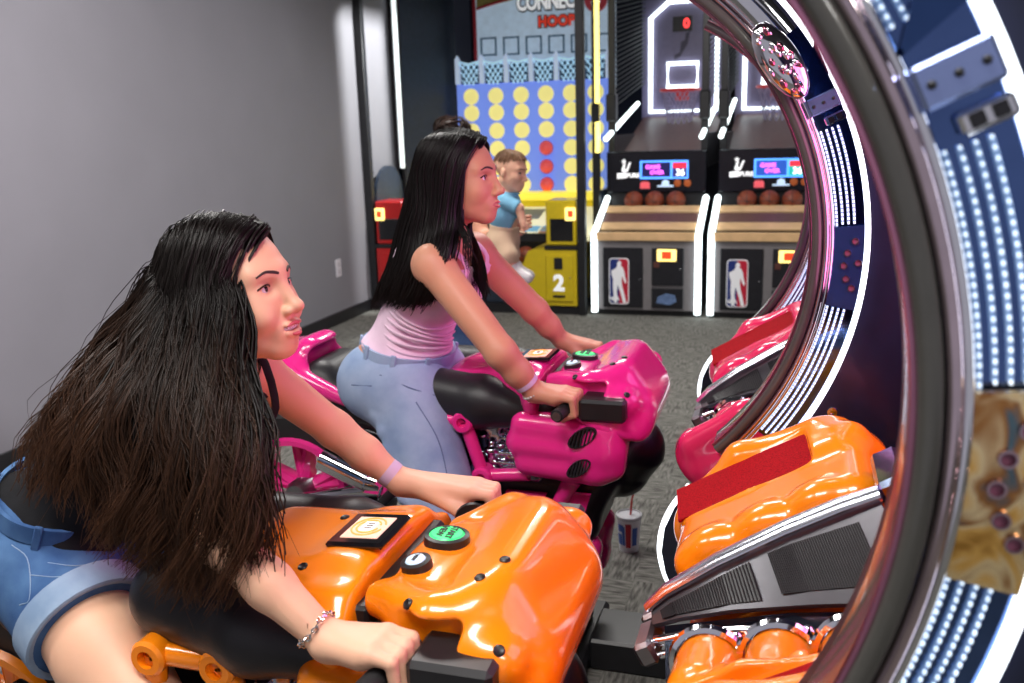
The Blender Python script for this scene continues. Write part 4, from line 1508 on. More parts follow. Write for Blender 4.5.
    S.add(rb(L(-1.12, 0, .765), (.24, .145, .050), .045, rot('Y', 2)), .02)
    S.add(rb(L(-1.30, 0, .815), (.11, .135, .060), .05, rot('Y', 25)), .05)
    S.add(rc(L(-1.33, -.07, .87), L(-1.33, .07, .87), .048), .05)
    sdf_part(S, 'seat', VINYL, t, .006)
    G = Field()
    G.add(el(L(-1.46, 0, .895), (.15, .135, .072), rot('Y', -6)), .02)
    G.add(rc(L(-1.38, -.05, .945), L(-1.38, .05, .945), .040), .04)
    G.add(rc(L(-1.40, -.125, .88), L(-1.22, -.15, .82), .035, .02), .04)
    G.add(rc(L(-1.40, .125, .88), L(-1.22, .15, .82), .035, .02), .04)
    G.sub(rb(L(-1.30, 0, .86), (.085, .10, .10), .04), .02)
    G.sub(rb(L(-1.47, 0, .83), (.2, .09, .05), .03), .02)
    sdf_part(G, 'tail', ORANGE, t, .006)
    # handlebars
    for sg in (-1, 1):
        yb = -.262 if sg < 0 else .290
        xo = 0 if sg < 0 else -.052
        hb = MB().tube([L(-.45, sg * .10, .88), L(-.485, sg * .17, .882), L(-.512 + xo, yb - .02 * sg, .878), L(-.525 + xo, yb + sg * .075, .872)], .0125, 10).build('handlebar', SATIN, t)
        MB().tube([L(-.504 + xo, yb - sg * .062, .879), L(-.512 + xo, yb, .878), L(-.525 + xo, yb + sg * .070, .872)], .0175, 14).build('grip', RUBBER, hb)
        MB().lathe([(.012, 0), (.036, .002), (.038, .008), (.026, .016), (.018, .020)], L(-.502 + xo, yb - sg * .080, .879), (-.12, sg * 1, -.02), 22).build('grip_flange', BLACK, hb)
        MB().box(L(-.478, sg * .235 - .055, .846), L(-.355, sg * .235 + .052, .906), .008).build('bar_housing', BLACK, t, smooth=False)
    # ribbed side fairings with slatted vents
    for sg in (-1, 1):
        P = Field()
        for z, x0, x1, r_ in ((.805, -.645, -.44, .040), (.755, -.655, -.42, .045), (.700, -.635, -.44, .042)):
            P.add(rc(L(x0, sg * .215, z), L(x1, sg * .235, z - .006), r_, r_), .018)
        P.add(rc(L(-.44, sg * .215, .76), L(-.385, sg * .17, .79), .055, .03), .05)
        P.add(rb(L(-.42, sg * .225, .76), (.055, .045, .085), .03), .03)
        P.add(rc(L(-.50, sg * .20, .68), L(-.56, sg * .19, .57), .03, .02), .03)
        V, Q = P.surface(.005)
        sf = place('side_fairing', mesh_np('side_fairing', V, Q, ORANGE), t)
        if sg < 0:
            P0 = P
        for (xc, zc, hx, hz) in ((-.470, .800, .037, .029), (-.480, .715, .031, .027)):
            yy = sg * .283
            vt = MB().lathe([(1, -.012), (1, .004), (.86, .004), (.86, -.004), (0, -.004)], (0, 0, 0), (0, 1, 0), 22)
            vt.v = [(xc + v[0] * hx + v[2] * .012, Yc + yy + sg * v[1], zc + v[2] * hz + .25 * (v[0] * hx)) for v in vt.v]
            vo = vt.build('vent', BLACK, sf)
            mb = MB()
            for k in range(7):
                f = (k - 3) / 3.6
                xx = xc + f * hx
                hh = hz * math.sqrt(max(0, 1 - f * f)) * .9
                mb.tube([(xx - .006, Yc + yy + sg * .002, zc + .25 * f * hx - hh), (xx + .006, Yc + yy + sg * .002, zc + .25 * f * hx + hh)], .0022, 4)
            mb.build('vent_slat', SATIN, t, smooth=False)
    # trellis frame tubes with hollow joints
    for sg in (-1, 1):
        yy = sg * .205
        J = [(-.825, .800), (-.775, .640), (-.95, .800), (-.64, .655), (-.69, .84), (-.97, .66)]
        mb = MB()
        for a, b in ((0, 1), (0, 2), (1, 3), (0, 4), (2, 5)):
            mb.tube([L(J[a][0], yy, J[a][1]), L(J[b][0], yy, J[b][1])], .019, 10)
        fr = mb.build('frame_tubes', ORANGE, t)
        for a in (0, 1, 2):
            MB().lathe([(.031, -.024), (.031, .022), (.026, .028), (.015, .028), (.015, .0), (0, .0)], L(J[a][0], yy, J[a][1]), (0, sg, 0), 20).build('joint', ORANGE, fr)
            MB().lathe([(.0145, .004), (0, .005)], L(J[a][0], yy, J[a][1]), (0, sg, 0), 14).build('joint_hole', BLACK, fr)
    # chrome engine
    E_ = Field()
    rr = random.Random(3)
    E_.add(rb(L(-.71, 0, .70), (.10, .16, .10), .03), .01)
    for k in range(38):
        for sg in (-1, 1):
            E_.add(el(L(-.71 + rr.uniform(-.10, .10), sg * rr.uniform(.145, .178), .71 + rr.uniform(-.085, .085)), (rr.uniform(.010, .024), .020, rr.uniform(.008, .022))), .004)
    for z in (.64, .67, .70):
        E_.add(rb(L(-.69, 0, z), (.085, .182, .005), .003), .003)
    sdf_part(E_, 'engine', mat('dark_engine_chrome', (.50, .51, .62), .12, metal=1.0, noise=.15), t, .005)
    # belly, column, lower panels
    B = Field()
    B.add(rb(L(-.70, 0, .53), (.24, .15, .11), .05), .02)
    B.add(rc(L(-.40, 0, .68), L(-.42, 0, .62), .11, .09), .05)
    B.add(rc(L(-.45, -.10, .62), L(-.56, -.12, .40), .045, .04), .03)
    B.add(rc(L(-.45, .10, .62), L(-.56, .12, .40), .045, .04), .03)
    B.add(rb(L(-.72, 0, .30), (.13, .10, .30), .03), .03)
    B.add(rc(L(-.92, 0, .58), L(-1.15, 0, .66), .09, .08), .05)
    sdf_part(B, 'underbody', mat('black_moulding', (.012, .011, .015), .3, noise=.2), t, .008)
    for sg in (-1, 1):
        pl = MB().prism([(-.56, .60), (-.47, .60), (-.50, .50), (-.57, .475)], L(0, sg * .172, 0), (1, 0, 0), (0, 0, 1), (0, sg, 0), .018).build('lower_panel', ORANGE, t, smooth=False)
        MB().sphere(L(-.535, sg * .192, .515), .012, 10, 6).build('bolt', BLACK, pl)
        pl = MB().prism([(-.72, .585), (-.60, .585), (-.64, .49), (-.72, .49)], L(0, sg * .158, 0), (1, 0, 0), (0, 0, 1), (0, sg, 0), .018).build('lower_panel', ORANGE, t, smooth=False)
        MB().box(L(-.645, sg * .168 - .012, .545), L(-.625, sg * .168 + .012, .565), .004).build('slot', BLACK, pl, smooth=False)
        # front foot
        Q2 = Field()
        Q2.add(rc(L(-.50, sg * .10, .40), L(-.53, sg * .11, .30), .045, .055), .02)
        Q2.add(rb(L(-.545, sg * .12, .275), (.065, .055, .035), .02), .03)
        ft = sdf_part(Q2, 'front_foot', ORANGE, t, .006)
        MB().obox(L(-.508, sg * .155, .36), (.03, .012, .05), rot('Y', 15), .006).build('foot_pad', mat('grey_foot_pad', (.16, .15, .17), .6, noise=.1), ft, smooth=False)
        MB().lathe([(.013, 0), (.012, .003), (0, .003)], L(-.565, sg * .172, .275), (0, sg, 0), 12).build('bolt', BLACK, ft)
        MB().cyl(L(-.56, sg * .115, .06), L(-.55, sg * .115, .27), .03, .03, 12).build('foot_post', BLACK, t)
        # footrest bracket and peg
        fb = MB().prism([(-1.16, .55), (-1.02, .545), (-.97, .60), (-1.03, .645), (-1.10, .60)], L(0, sg * .175, 0), (1, 0, 0), (0, 0, 1), (0, sg, 0), .025).build('footrest_bracket', ORANGE, t, smooth=False)
        MB().lathe([(.014, 0), (.013, .004), (0, .004)], L(-1.03, sg * .20, .60), (0, sg, 0), 12).build('bolt', BLACK, fb)
        MB().cyl(L(-1.06, sg * .19, .565), L(-1.06, sg * .30, .560), .016, .016, 12).build('footpeg', RUBBER, t)
        # chrome swing arm and exhaust
        MB().tube([L(-.98, sg * .13, .56), L(-1.20, sg * .145, .53), L(-1.46, sg * .15, .47)], .022, 10).build('swing_arm', CHROME, t)
        MB().tube([L(-1.02, sg * .16, .54), L(-1.16, sg * .175, .58), L(-1.30, sg * .18, .64)], [.026, .034, .036], 14).build('exhaust', CHROME, t)
        for k in range(4):
            MB().lathe([(.036, 0), (.040, .004), (.036, .008)], L(-1.10 - .05 * k, sg * .17, .555 + .022 * k), (-.05, 0, .022), 14).build('exhaust_ring', CHROME, t)
    # rear wheel
    c = L(-1.46, 0, .465)
    ty = [(.19, -.075), (.26, -.082), (.295, -.055), (.305, 0), (.295, .055), (.26, .082), (.19, .075)]
    MB().lathe(ty + [ty[0]], c, (0, 1, 0), 40).build('tyre', RUBBER, t)
    rm = MB().lathe([(.195, -.078), (.188, -.092), (.172, -.092), (.165, -.05), (.160, 0), (.165, .05), (.172, .092), (.188, .092), (.195, .078)], c, (0, 1, 0), 40).build('wheel_rim', ORANGE, t)
    for k in range(5):
        a = 2 * PI * k / 5 + .35
        mb = MB()
        for w_ in (-.16, .16):
            mb.tube([np.array(c) + np.array([.03 * math.cos(a), 0, .03 * math.sin(a)]), np.array(c) + np.array([.17 * math.cos(a + w_), 0, .17 * math.sin(a + w_)])], [.028, .016], 8, flat=(1, 1.4))
        mb.build('spoke', ORANGE, rm)
    MB().lathe([(.0, -.09), (.035, -.09), (.045, -.07), (.045, .07), (.035, .09), (0, .09)], c, (0, 1, 0), 24).build('hub', SATIN, rm)
    FD = Field()
    FD.add(rc(L(-1.62, 0, .70), L(-1.30, 0, .745), .085, .09), .02)
    FD.add(rc(L(-1.30, 0, .745), L(-1.15, 0, .70), .09, .08), .03)
    FD.sub(rc(L(-1.46, -.2, .465), L(-1.46, .2, .465), .312), .01)
    sdf_part(FD, 'rear_fender', GLOSSBLACK, t, .007)
    # base plate
    MB().box(L(-1.52, -.24, 0), L(-.50, .24, .05), .012).build('base_plate', BLACK, t, smooth=False)
    MB().box(L(-.50, -.10, 0), L(-.10, .10, .10), .008).build('link_beam', BLACK, t, smooth=False)
    MB().box(L(-1.49, -.035, .05), L(-1.43, .035, .46), .006).build('wheel_stand', BLACK, t, smooth=False)
    return t


bike1 = motorcycle()
bike2 = copy_tree(bike1, (-.04, 1.225, 0))
bike2['label'] = 'magenta pink ride-on arcade motorcycle under the rider in lavender top'
_pk = {}


def repaint(o, a, b):
    if o.type == 'MESH' and o.data.materials and o.data.materials[0] == a:
        if o.data.name not in _pk:
            me = o.data.copy()
            me.materials.clear()
            me.materials.append(b)
            _pk[o.data.name] = me
        o.data = _pk[o.data.name]
    for ch in o.children:
        repaint(ch, a, b)


repaint(bike2, ORANGE, PINK)


# ------------------------------------------------------------------ people
class Frame:
    def __init__(s, o, fwd, up, sc=1.0):
        s.o = np.array(o, float)
        f = np.array(fwd, float)
        f /= np.linalg.norm(f)
        u = np.array(up, float)
        u = u - f * (u @ f)
        u /= np.linalg.norm(u)
        s.R = np.stack([f, np.cross(u, f), u], 1)
        s.sc = sc

    def __call__(s, x, y, z):
        return s.o + s.R @ (np.array([x, y, z]) * s.sc)

    def r(s, *v):
        return tuple(q * s.sc for q in v)


def add_head(F, H, smile=0.0, child=False):
    """face features in head coordinates: x forward, y left, z up, origin level with the eyes"""
    s = H.sc
    F.add(el(H(-.014, 0, .036), H.r(.099, .078, .083), H.R), .01 * s)
    F.add(el(H(.022, 0, -.012), H.r(.070, .066, .085), H.R), .03 * s)
    F.add(el(H(.024, 0, -.062), H.r(.058, .053, .045), H.R), .03 * s)
    F.add(rc(H(-.005, .050, -.05), H(.062, .016, -.096), .015 * s, .013 * s), .03 * s)
    F.add(rc(H(-.005, -.050, -.05), H(.062, -.016, -.096), .015 * s, .013 * s), .03 * s)
    F.add(el(H(.068, 0, -.097), H.r(.018, .020, .016), H.R), .02 * s)
    for q in (-1, 1):
        F.add(el(H(.052, q * .036, -.030), H.r(.030, .026, .026), H.R), .025 * s)
        F.add(rc(H(.082, q * .008, .022), H(.068, q * .044, .024), .009 * s, .008 * s), .02 * s)
        F.sub(el(H(.094, q * .0325, .001), H.r(.016, .017, .011), H.R), .012 * s)
        # eyelids
        F.add(el(H(.0705, q * .032, -.0005), H.r(.0138, .0150, .0125), H.R), .004 * s)
        F.sub(el(H(.0880, q * .0325, -.0005), H.r(.011, .0140, .0060), H.R), .002 * s)
        F.add(el(H(-.012, q * .078, -.012), H.r(.016, .008, .028), H.R), .006 * s)
    F.add(rc(H(.086, 0, .012), H(.106, 0, -.034), .0075 * s, .0105 * s), .012 * s)
    F.add(el(H(.110, 0, -.036), H.r(.0105, .0105, .009), H.R), .008 * s)
    for q in (-1, 1):
        F.add(el(H(.0985, q * .0125, -.041), H.r(.010, .0075, .0075), H.R), .006 * s)
        F.sub(el(H(.1035, q * .0065, -.048), H.r(.005, .0032, .004), H.R), .003 * s)
    F.add(el(H(.079, 0, -.068), H.r(.016, .030, .022), H.R), .015 * s)
    w = .023 + .006 * smile
    if smile:
        F.sub(el(H(.097, 0, -.0695 + .002), H.r(.016, w * .84, .0072), H.R), .003 * s)
        for q in (-1, 1):
            F.add(el(H(.064, q * .042, -.045), H.r(.022, .016, .018), H.R), .015 * s)
        F.add(rc(H(.0945, -w * .62, -.0625), H(.0975, 0, -.0605), .0042 * s, .0048 * s), .004 * s)
        F.add(rc(H(.0945, w * .62, -.0625), H(.0975, 0, -.0605), .0042 * s, .0048 * s), .004 * s)
        F.add(rc(H(.0925, -w * .55, -.0765), H(.0955, 0, -.0790), .0045 * s, .0055 * s), .004 * s)
        F.add(rc(H(.0925, w * .55, -.0765), H(.0955, 0, -.0790), .0045 * s, .0055 * s), .004 * s)
    else:
        F.add(rc(H(.0905, -w * .6, -.0655), H(.0975, 0, -.0628), .0042 * s, .0052 * s), .004 * s)
        F.add(rc(H(.0905, w * .6, -.0655), H(.0975, 0, -.0628), .0042 * s, .0052 * s), .004 * s)
        F.add(rc(H(.0900, -w * .5, -.0735), H(.0955, 0, -.0745), .0045 * s, .0060 * s), .004 * s)
        F.add(rc(H(.0900, w * .5, -.0735), H(.0955, 0, -.0745), .0045 * s, .0060 * s), .004 * s)
        F.sub(rc(H(.0960, -w * .8, -.0690), H(.1035, 0, -.0685), .0018 * s), .003 * s)
        F.sub(rc(H(.0960, w * .8, -.0690), H(.1035, 0, -.0685), .0018 * s), .003 * s)
    F.sub(el(H(.107, 0, -.052), H.r(.006, .0035, .007), H.R), .004 * s)


def snap(F, p, d, out=.001):
    """slide a point along -d until it lies on the field's surface"""
    D, lo, h = F.D, F.lo, F.h
    d = np.array(d, float)
    d /= np.linalg.norm(d)
    q = np.array(p, float) + d * .03
    for _ in range(160):
        i = np.round((q - lo) / h).astype(int)
        if np.all(i >= 0) and np.all(i < np.array(D.shape)) and D[tuple(i)] < 0:
            break
        q = q - d * .0004
    return q + d * out


def face_parts(parent, H, smile=0.0, brow=(.035, .022, .018), small=False, F=None):
    s = H.sc
    keep = (F.D, F.lo, F.h, F.ax)
    F.grid(H(.02, 0, 0) - .13 * s, H(.02, 0, 0) + .13 * s, .0022)
    SN = lambda x, y, z, o=.0006: snap(F, H(x, y, z), H.R @ np.array([.9, 3.5 * y, .05]), o)
    WH = mat('eye_white', (.72, .70, .70), .25, spec=.6)
    IR = mat('eye_iris', (.018, .010, .008), .15, spec=.7)
    BR = mat('brow_hair', brow, .6, noise=.2, nscale=200)
    for q in (-1, 1):
        e = MB().sphere(H(.0705, q * .032, -.0005), H.r(.0122, .0134, .0112), 16, 12, H.R).build('eye', WH, parent)
        MB().sphere(H(.0772, q * .0315, .0004), H.r(.0068, .0066, .0066), 14, 10, H.R).build('iris', IR, e)
        pts = [H(.0790, q * (.0325 - .0140), .0012), H(.0843, q * (.0325 - .007), .0058), H(.0850, q * .0325, .0070), H(.0830, q * (.0325 + .007), .0060), H(.0760, q * (.0325 + .0155), .0012)]
        MB().tube(catmull(pts, 12), .0015 * s, 5).build('lash_line', IR, parent)
        pts = [SN(.0905, q * .011, .0205), SN(.0895, q * .020, .0240), SN(.0835, q * .034, .0262), SN(.0725, q * .048, .0205)]
        P = catmull(pts, 12)
        MB().tube(P, [(.0014 + .0011 * math.sin(PI * min(1, (i + 2) / 12))) * s for i in range(12)], 6, flat=(1.1, .8)).build('eyebrow', BR, parent)
    LP = mat('lip_skin', srgb(196, 92, 104), .4, noise=.06)
    w = .023 + .006 * smile
    if smile:
        MB().sphere(H(.0865, 0, -.0675), H.r(.0075, w * .82, .0062), 16, 8, H.R).build('teeth', mat('teeth_enamel', (.72, .70, .68), .25, noise=.03), parent)
        for k in range(6):
            y = (k - 2.5) * .0062
            MB().sphere(H(.0935 - .10 * abs(y) ** 1.3, y, -.0672), H.r(.0012, .0018, .0016), 8, 6, H.R).build('brace', CHROME, parent)
        up = [H(.0930, -w * .72, -.0640), H(.0985, -w * .3, -.0612), H(.1002, 0, -.0618), H(.0985, w * .3, -.0612), H(.0930, w * .72, -.0640)]
        lo = [H(.0915, -w * .70, -.0725), H(.0970, -w * .3, -.0785), H(.0985, 0, -.0795), H(.0970, w * .3, -.0785), H(.0915, w * .70, -.0725)]
    else:
        up = [H(.0905, -w * .85, -.0678), H(.0995, -w * .35, -.0640), H(.1020, 0, -.0640), H(.0995, w * .35, -.0640), H(.0905, w * .85, -.0678)]
        lo = [H(.0895, -w * .80, -.0695), H(.0975, -w * .35, -.0738), H(.1000, 0, -.0745), H(.0975, w * .35, -.0738), H(.0895, w * .80, -.0695)]
    if not small:
        for P in (up, lo):
            P = [snap(F, p - H.R @ np.array([.004, 0, 0]), H.R @ np.array([1, 0, 0]), -.0008) for p in P]
            C = catmull(P, 13)
            MB().tube(C, [(.0010 + (.0026 if smile else .0019) * math.sin(PI * i / 12)) * s for i in range(13)], 8, flat=(1.0, 1.0)).build('lip', LP, parent)
    F.D, F.lo, F.h, F.ax = keep


def add_fist(F, wrist, grip, axis, sc=1.0, up=(0, 0, 1), bar=.0175):
    """hand closed round a bar: palm from the wrist over the bar, four fingers curling round the front, thumb below"""
    w = np.array(wrist, float)
    g = np.array(grip, float)
    a = np.array(axis, float)
    a /= np.linalg.norm(a)            # points from the index finger to the little finger
    f = g - w
    f = f - a * (f @ a)
    f /= np.linalg.norm(f)
    u = np.array(up, float)
    u = u - a * (u @ a)
    f = f - u * 0
    u = u / np.linalg.norm(u)
    f = np.cross(u, a)
    if f @ (g - w) < 0:
        f = -f

    def ring(ang, r, off):
        an = math.radians(ang)
        return g + a * off + (f * math.cos(an) + u * math.sin(an)) * r
    lens = [.96, 1.0, .97, .88]
    for k in range(4):
        off = (k - 1.5) * .0195 * sc
        rf = (.0098, .0100, .0096, .0086)[k] * sc
        R0 = bar + rf * .92
        p0 = ring(108, R0 + .010 * sc, off * .96)
        p1 = ring(52, R0 + .014 * sc * lens[k], off)
        p2 = ring(-22, R0 + .006 * sc * lens[k], off * 1.0)
        p3 = ring(-95, R0 + .001, off * .98)
        p4 = ring(-150, R0 + .0, off * .94)
        F.add(rc(w + a * off * .45 + u * .004, p0, .0145 * sc, .0125 * sc), .016)
        F.add(rc(p0, p1, .0125 * sc, rf * 1.08), .006)
        F.add(rc(p1, p2, rf * 1.06, rf), .0035)
        F.add(rc(p2, p3, rf, rf * .95), .0035)
        F.add(rc(p3, p4, rf * .95, rf * .85), .0035)
    # heel of the hand
    F.add(rc(w + u * .000, ring(140, bar + .018 * sc, .022 * sc), .020 * sc, .016 * sc), .02)
    F.add(rc(w, ring(150, bar + .017 * sc, -.020 * sc), .020 * sc, .016 * sc), .02)
    # thumb: leaves the index side near the wrist and closes under the bar
    t0 = w * .55 + ring(150, bar + .02 * sc, -.03 * sc) * .45 - a * .006
    t1 = ring(175, bar + .015 * sc, -.044 * sc)
    t2 = ring(215, bar + .010 * sc, -.046 * sc)
    t3 = ring(275, bar + .010 * sc, -.040 * sc)
    F.add(rc(t0, t1, .016 * sc, .0125 * sc), .014)
    F.add(rc(t1, t2, .0125 * sc, .0112 * sc), .006)
    F.add(rc(t2, t3, .0112 * sc, .0092 * sc), .004)


def build_body(F, name, parent, zones, m, h=.006, hz=.0026):
    """one body mesh: coarse field everywhere, fine field inside the head and hand zones"""
    lo, hi = F.bounds(.03)
    F.grid(lo, hi, h)
    V, Q = nets(F.D, F.lo, F.h)
    for c, r in zones:
        ins = np.linalg.norm(V - np.array(c), axis=1) < r - .006
        Q = Q[~np.any(ins[Q], axis=1)]
    VS, QS, n = [V], [Q], len(V)
    keep = (F.D, F.lo, F.h, F.ax)
    for c, r in zones:
        c = np.array(c)
        F.grid(c - r - .01, c + r + .01, hz)
        v, q = nets(F.D, F.lo, F.h)
        ins = np.linalg.norm(v - c, axis=1) < r
        q = q[np.all(ins[q], axis=1)]
        VS.append(v)
        QS.append(q + n)
        n += len(v)
    F.D, F.lo, F.h, F.ax = keep
    V = np.concatenate(VS)
    Q = np.concatenate(QS)
    used = np.zeros(len(V), bool)
    used[Q.ravel()] = True
    remap = np.cumsum(used) - 1
    me = mesh_np(name, V[used], remap[Q], m)
    return place(name, me, parent)


def cloth_from(F, region, t, name, m, parent, k=.004):
    X = F.ax[0][:, None, None]
    Y = F.ax[1][None, :, None]
    Z = F.ax[2][None, None, :]
    r = np.broadcast_to(region(X, Y, Z), F.D.shape)
    D = -_sm(-(F.D - t), -r, k)
    V, Q = nets(D.astype(np.float32), F.lo, F.h)
    return place(name, mesh_np(name, V, Q, m), parent)


def planes(*ps):
    """solid where all (q - p).n < 0"""
    L_ = [(np.array(n, float) / np.linalg.norm(n), np.array(p, float)) for n, p in ps]

    def fn(X, Y, Z):
        d = None
        for n, p in L_:
            v = X * n[0] + Y * n[1] + Z * n[2] - float(n @ p)
            d = v if d is None else np.maximum(d, v)
        return d
    return fn


def hair_mesh(families, name, m, parent, seed=1, nseg=22):
    """families: (guides, count, radius, jitter, wave, tip_from); guides are polylines from root to tip"""
    rg = np.random.default_rng(seed)
    VS, FS, CS, n0 = [], [], [], 0
    for guides, count, rad, jit, wave, tipf in families:
        G = np.array([catmull(g, nseg) for g in guides])
        m_ = len(G)
        tt = np.linspace(0, 1, nseg)
        for i in range(count):
            u = rg.uniform(0, m_ - 1)
            k = min(int(u), m_ - 2)
            f = u - k
            P = G[k] * (1 - f) + G[k + 1] * f
            if wave > .008:
                uc = min((int(u * 7) + .5) / 7, m_ - 1.001)
                kc = min(int(uc), m_ - 2)
                Pc = G[kc] * (1 - (uc - kc)) + G[kc + 1] * (uc - kc)
                wt = (.62 * tt ** .8)[:, None]
                P = P * (1 - wt) + Pc * wt
            off = rg.normal(0, 1, 3) * jit
            P = P + off[None] * (0.35 + .9 * tt[:, None])
            if wave:
                cl = int(u * 7)
                ph = (cl * 2.4) % (2 * PI) + rg.normal(0, .15)
                fr = 3.4 + .6 * math.sin(cl * 1.7)
                am = wave * tt ** 1.2
                P[:, 0] += am * np.sin(2 * PI * fr * tt + ph)
                P[:, 1] += am * .6 * np.cos(2 * PI * fr * tt * .9 + ph * 1.3)
            cut = rg.uniform(.86, 1.0)
            Lp = np.linspace(0, cut, nseg)
            P = np.stack([np.interp(Lp, tt, P[:, a]) for a in range(3)], 1)
            T = np.gradient(P, axis=0)
            T /= np.linalg.norm(T, axis=1)[:, None] + 1e-9
            A = np.cross(T, np.array([.3, 1, .2]))
            A /= np.linalg.norm(A, axis=1)[:, None] + 1e-9
            B = np.cross(T, A)
            r = rad * rg.uniform(.7, 1.3) * np.clip(1.25 - 1.0 * tt ** 3, .15, 1)
            ring = [P + r[:, None] * (math.cos(a) * A + math.sin(a) * B) for a in (0, 2 * PI / 3, 4 * PI / 3)]
            v = np.stack(ring, 1).reshape(-1, 3)
            idx = np.arange(nseg - 1)[:, None] * 3
            fs = []
            for a in range(3):
                b = (a + 1) % 3
                fs.append(np.concatenate([idx + a, idx + b, idx + 3 + b, idx + 3 + a], 1))
            VS.append(v)
            FS.append(np.concatenate(fs) + n0)
            n0 += len(v)
            sh = np.clip((tt * cut - tipf) / (1.02 - tipf), 0, 1) * rg.uniform(.4, 1.2)
            CS.append(np.repeat(sh, 3))
    me = mesh_np(name, np.concatenate(VS), np.concatenate(FS), m)
    at = me.attributes.new('tip', 'FLOAT', 'POINT')
    at.data.foreach_set('value', np.concatenate(CS).astype(np.float32))
    o = place(name, me, parent)
    o['kind'] = 'stuff'
    return o


def hair_material(name, root, tip, rough=.33):
    m = bpy.data.materials.new(name)
    m.use_nodes = True
    nt = m.node_tree
    b = nt.nodes['Principled BSDF']
    b.inputs['Roughness'].default_value = rough
    b.inputs['Specular IOR Level'].default_value = .24
    a = nt.nodes.new('ShaderNodeAttribute')
    a.attribute_name = 'tip'
    mx = nt.nodes.new('ShaderNodeMix')
    mx.data_type = 'RGBA'
    mx.inputs['A'].default_value = (*root, 1)
    mx.inputs['B'].default_value = (*tip, 1)
    nt.links.new(a.outputs['Fac'], mx.inputs['Factor'])
    nt.links.new(mx.outputs['Result'], b.inputs['Base Color'])
    return m


def denim(name, col, worn):
    m = bpy.data.materials.new(name)
    m.use_nodes = True
    nt = m.node_tree
    b = nt.nodes['Principled BSDF']
    b.inputs['Roughness'].default_value = .85
    b.inputs['Specular IOR Level'].default_value = .2
    tc = nt.nodes.new('ShaderNodeTexCoord')
    n = nt.nodes.new('ShaderNodeTexNoise')
    n.inputs['Scale'].default_value = 9
    n.inputs['Detail'].default_value = 6
    nt.links.new(tc.outputs['Object'], n.inputs['Vector'])
    cr = nt.nodes.new('ShaderNodeValToRGB')
    cr.color_ramp.elements[0].position = .35
    cr.color_ramp.elements[0].color = (*col, 1)
    cr.color_ramp.elements[1].position = .72
    cr.color_ramp.elements[1].color = (*worn, 1)
    nt.links.new(n.outputs['Fac'], cr.inputs['Fac'])
    nt.links.new(cr.outputs['Color'], b.inputs['Base Color'])
    wv = nt.nodes.new('ShaderNodeTexWave')
    wv.inputs['Scale'].default_value = 260
    wv.bands_direction = 'DIAGONAL'
    nt.links.new(tc.outputs['Object'], wv.inputs['Vector'])
    n2 = nt.nodes.new('ShaderNodeTexNoise')
    n2.inputs['Scale'].default_value = 22
    nt.links.new(tc.outputs['Object'], n2.inputs['Vector'])
    ad = nt.nodes.new('ShaderNodeMath')
    ad.operation = 'MULTIPLY_ADD'
    ad.inputs[1].default_value = .15
    nt.links.new(wv.outputs['Fac'], ad.inputs[0])
    nt.links.new(n2.outputs['Fac'], ad.inputs[2])
    bp = nt.nodes.new('ShaderNodeBump')
    bp.inputs['Strength'].default_value = .35
    bp.inputs['Distance'].default_value = .01
    nt.links.new(ad.outputs['Value'], bp.inputs['Height'])
    nt.links.new(bp.outputs['Normal'], b.inputs['Normal'])
    return m


SKIN1 = mat('skin_light', srgb(228, 178, 148), .48, sss=.12, noise=.03, nscale=14, bump=.05, bscale=500)
SKIN2 = mat('skin_tan', srgb(206, 146, 118), .48, sss=.12, noise=.03, nscale=14, bump=.05, bscale=500)
HAIR1 = hair_material('hair_dark_brown', (.0055, .0034, .0028), (.070, .029, .014), .42)
HAIR2 = hair_material('hair_black', (.0055, .0040, .0040), (.012, .007, .006), .36)
HAIR3 = hair_material('hair_brown', (.022, .012, .009), (.06, .03, .02), .4)
HAIR4 = hair_material('hair_light_brown', (.16, .085, .045), (.22, .12, .07), .5)


def np3(*a):
    return np.array(a, float)


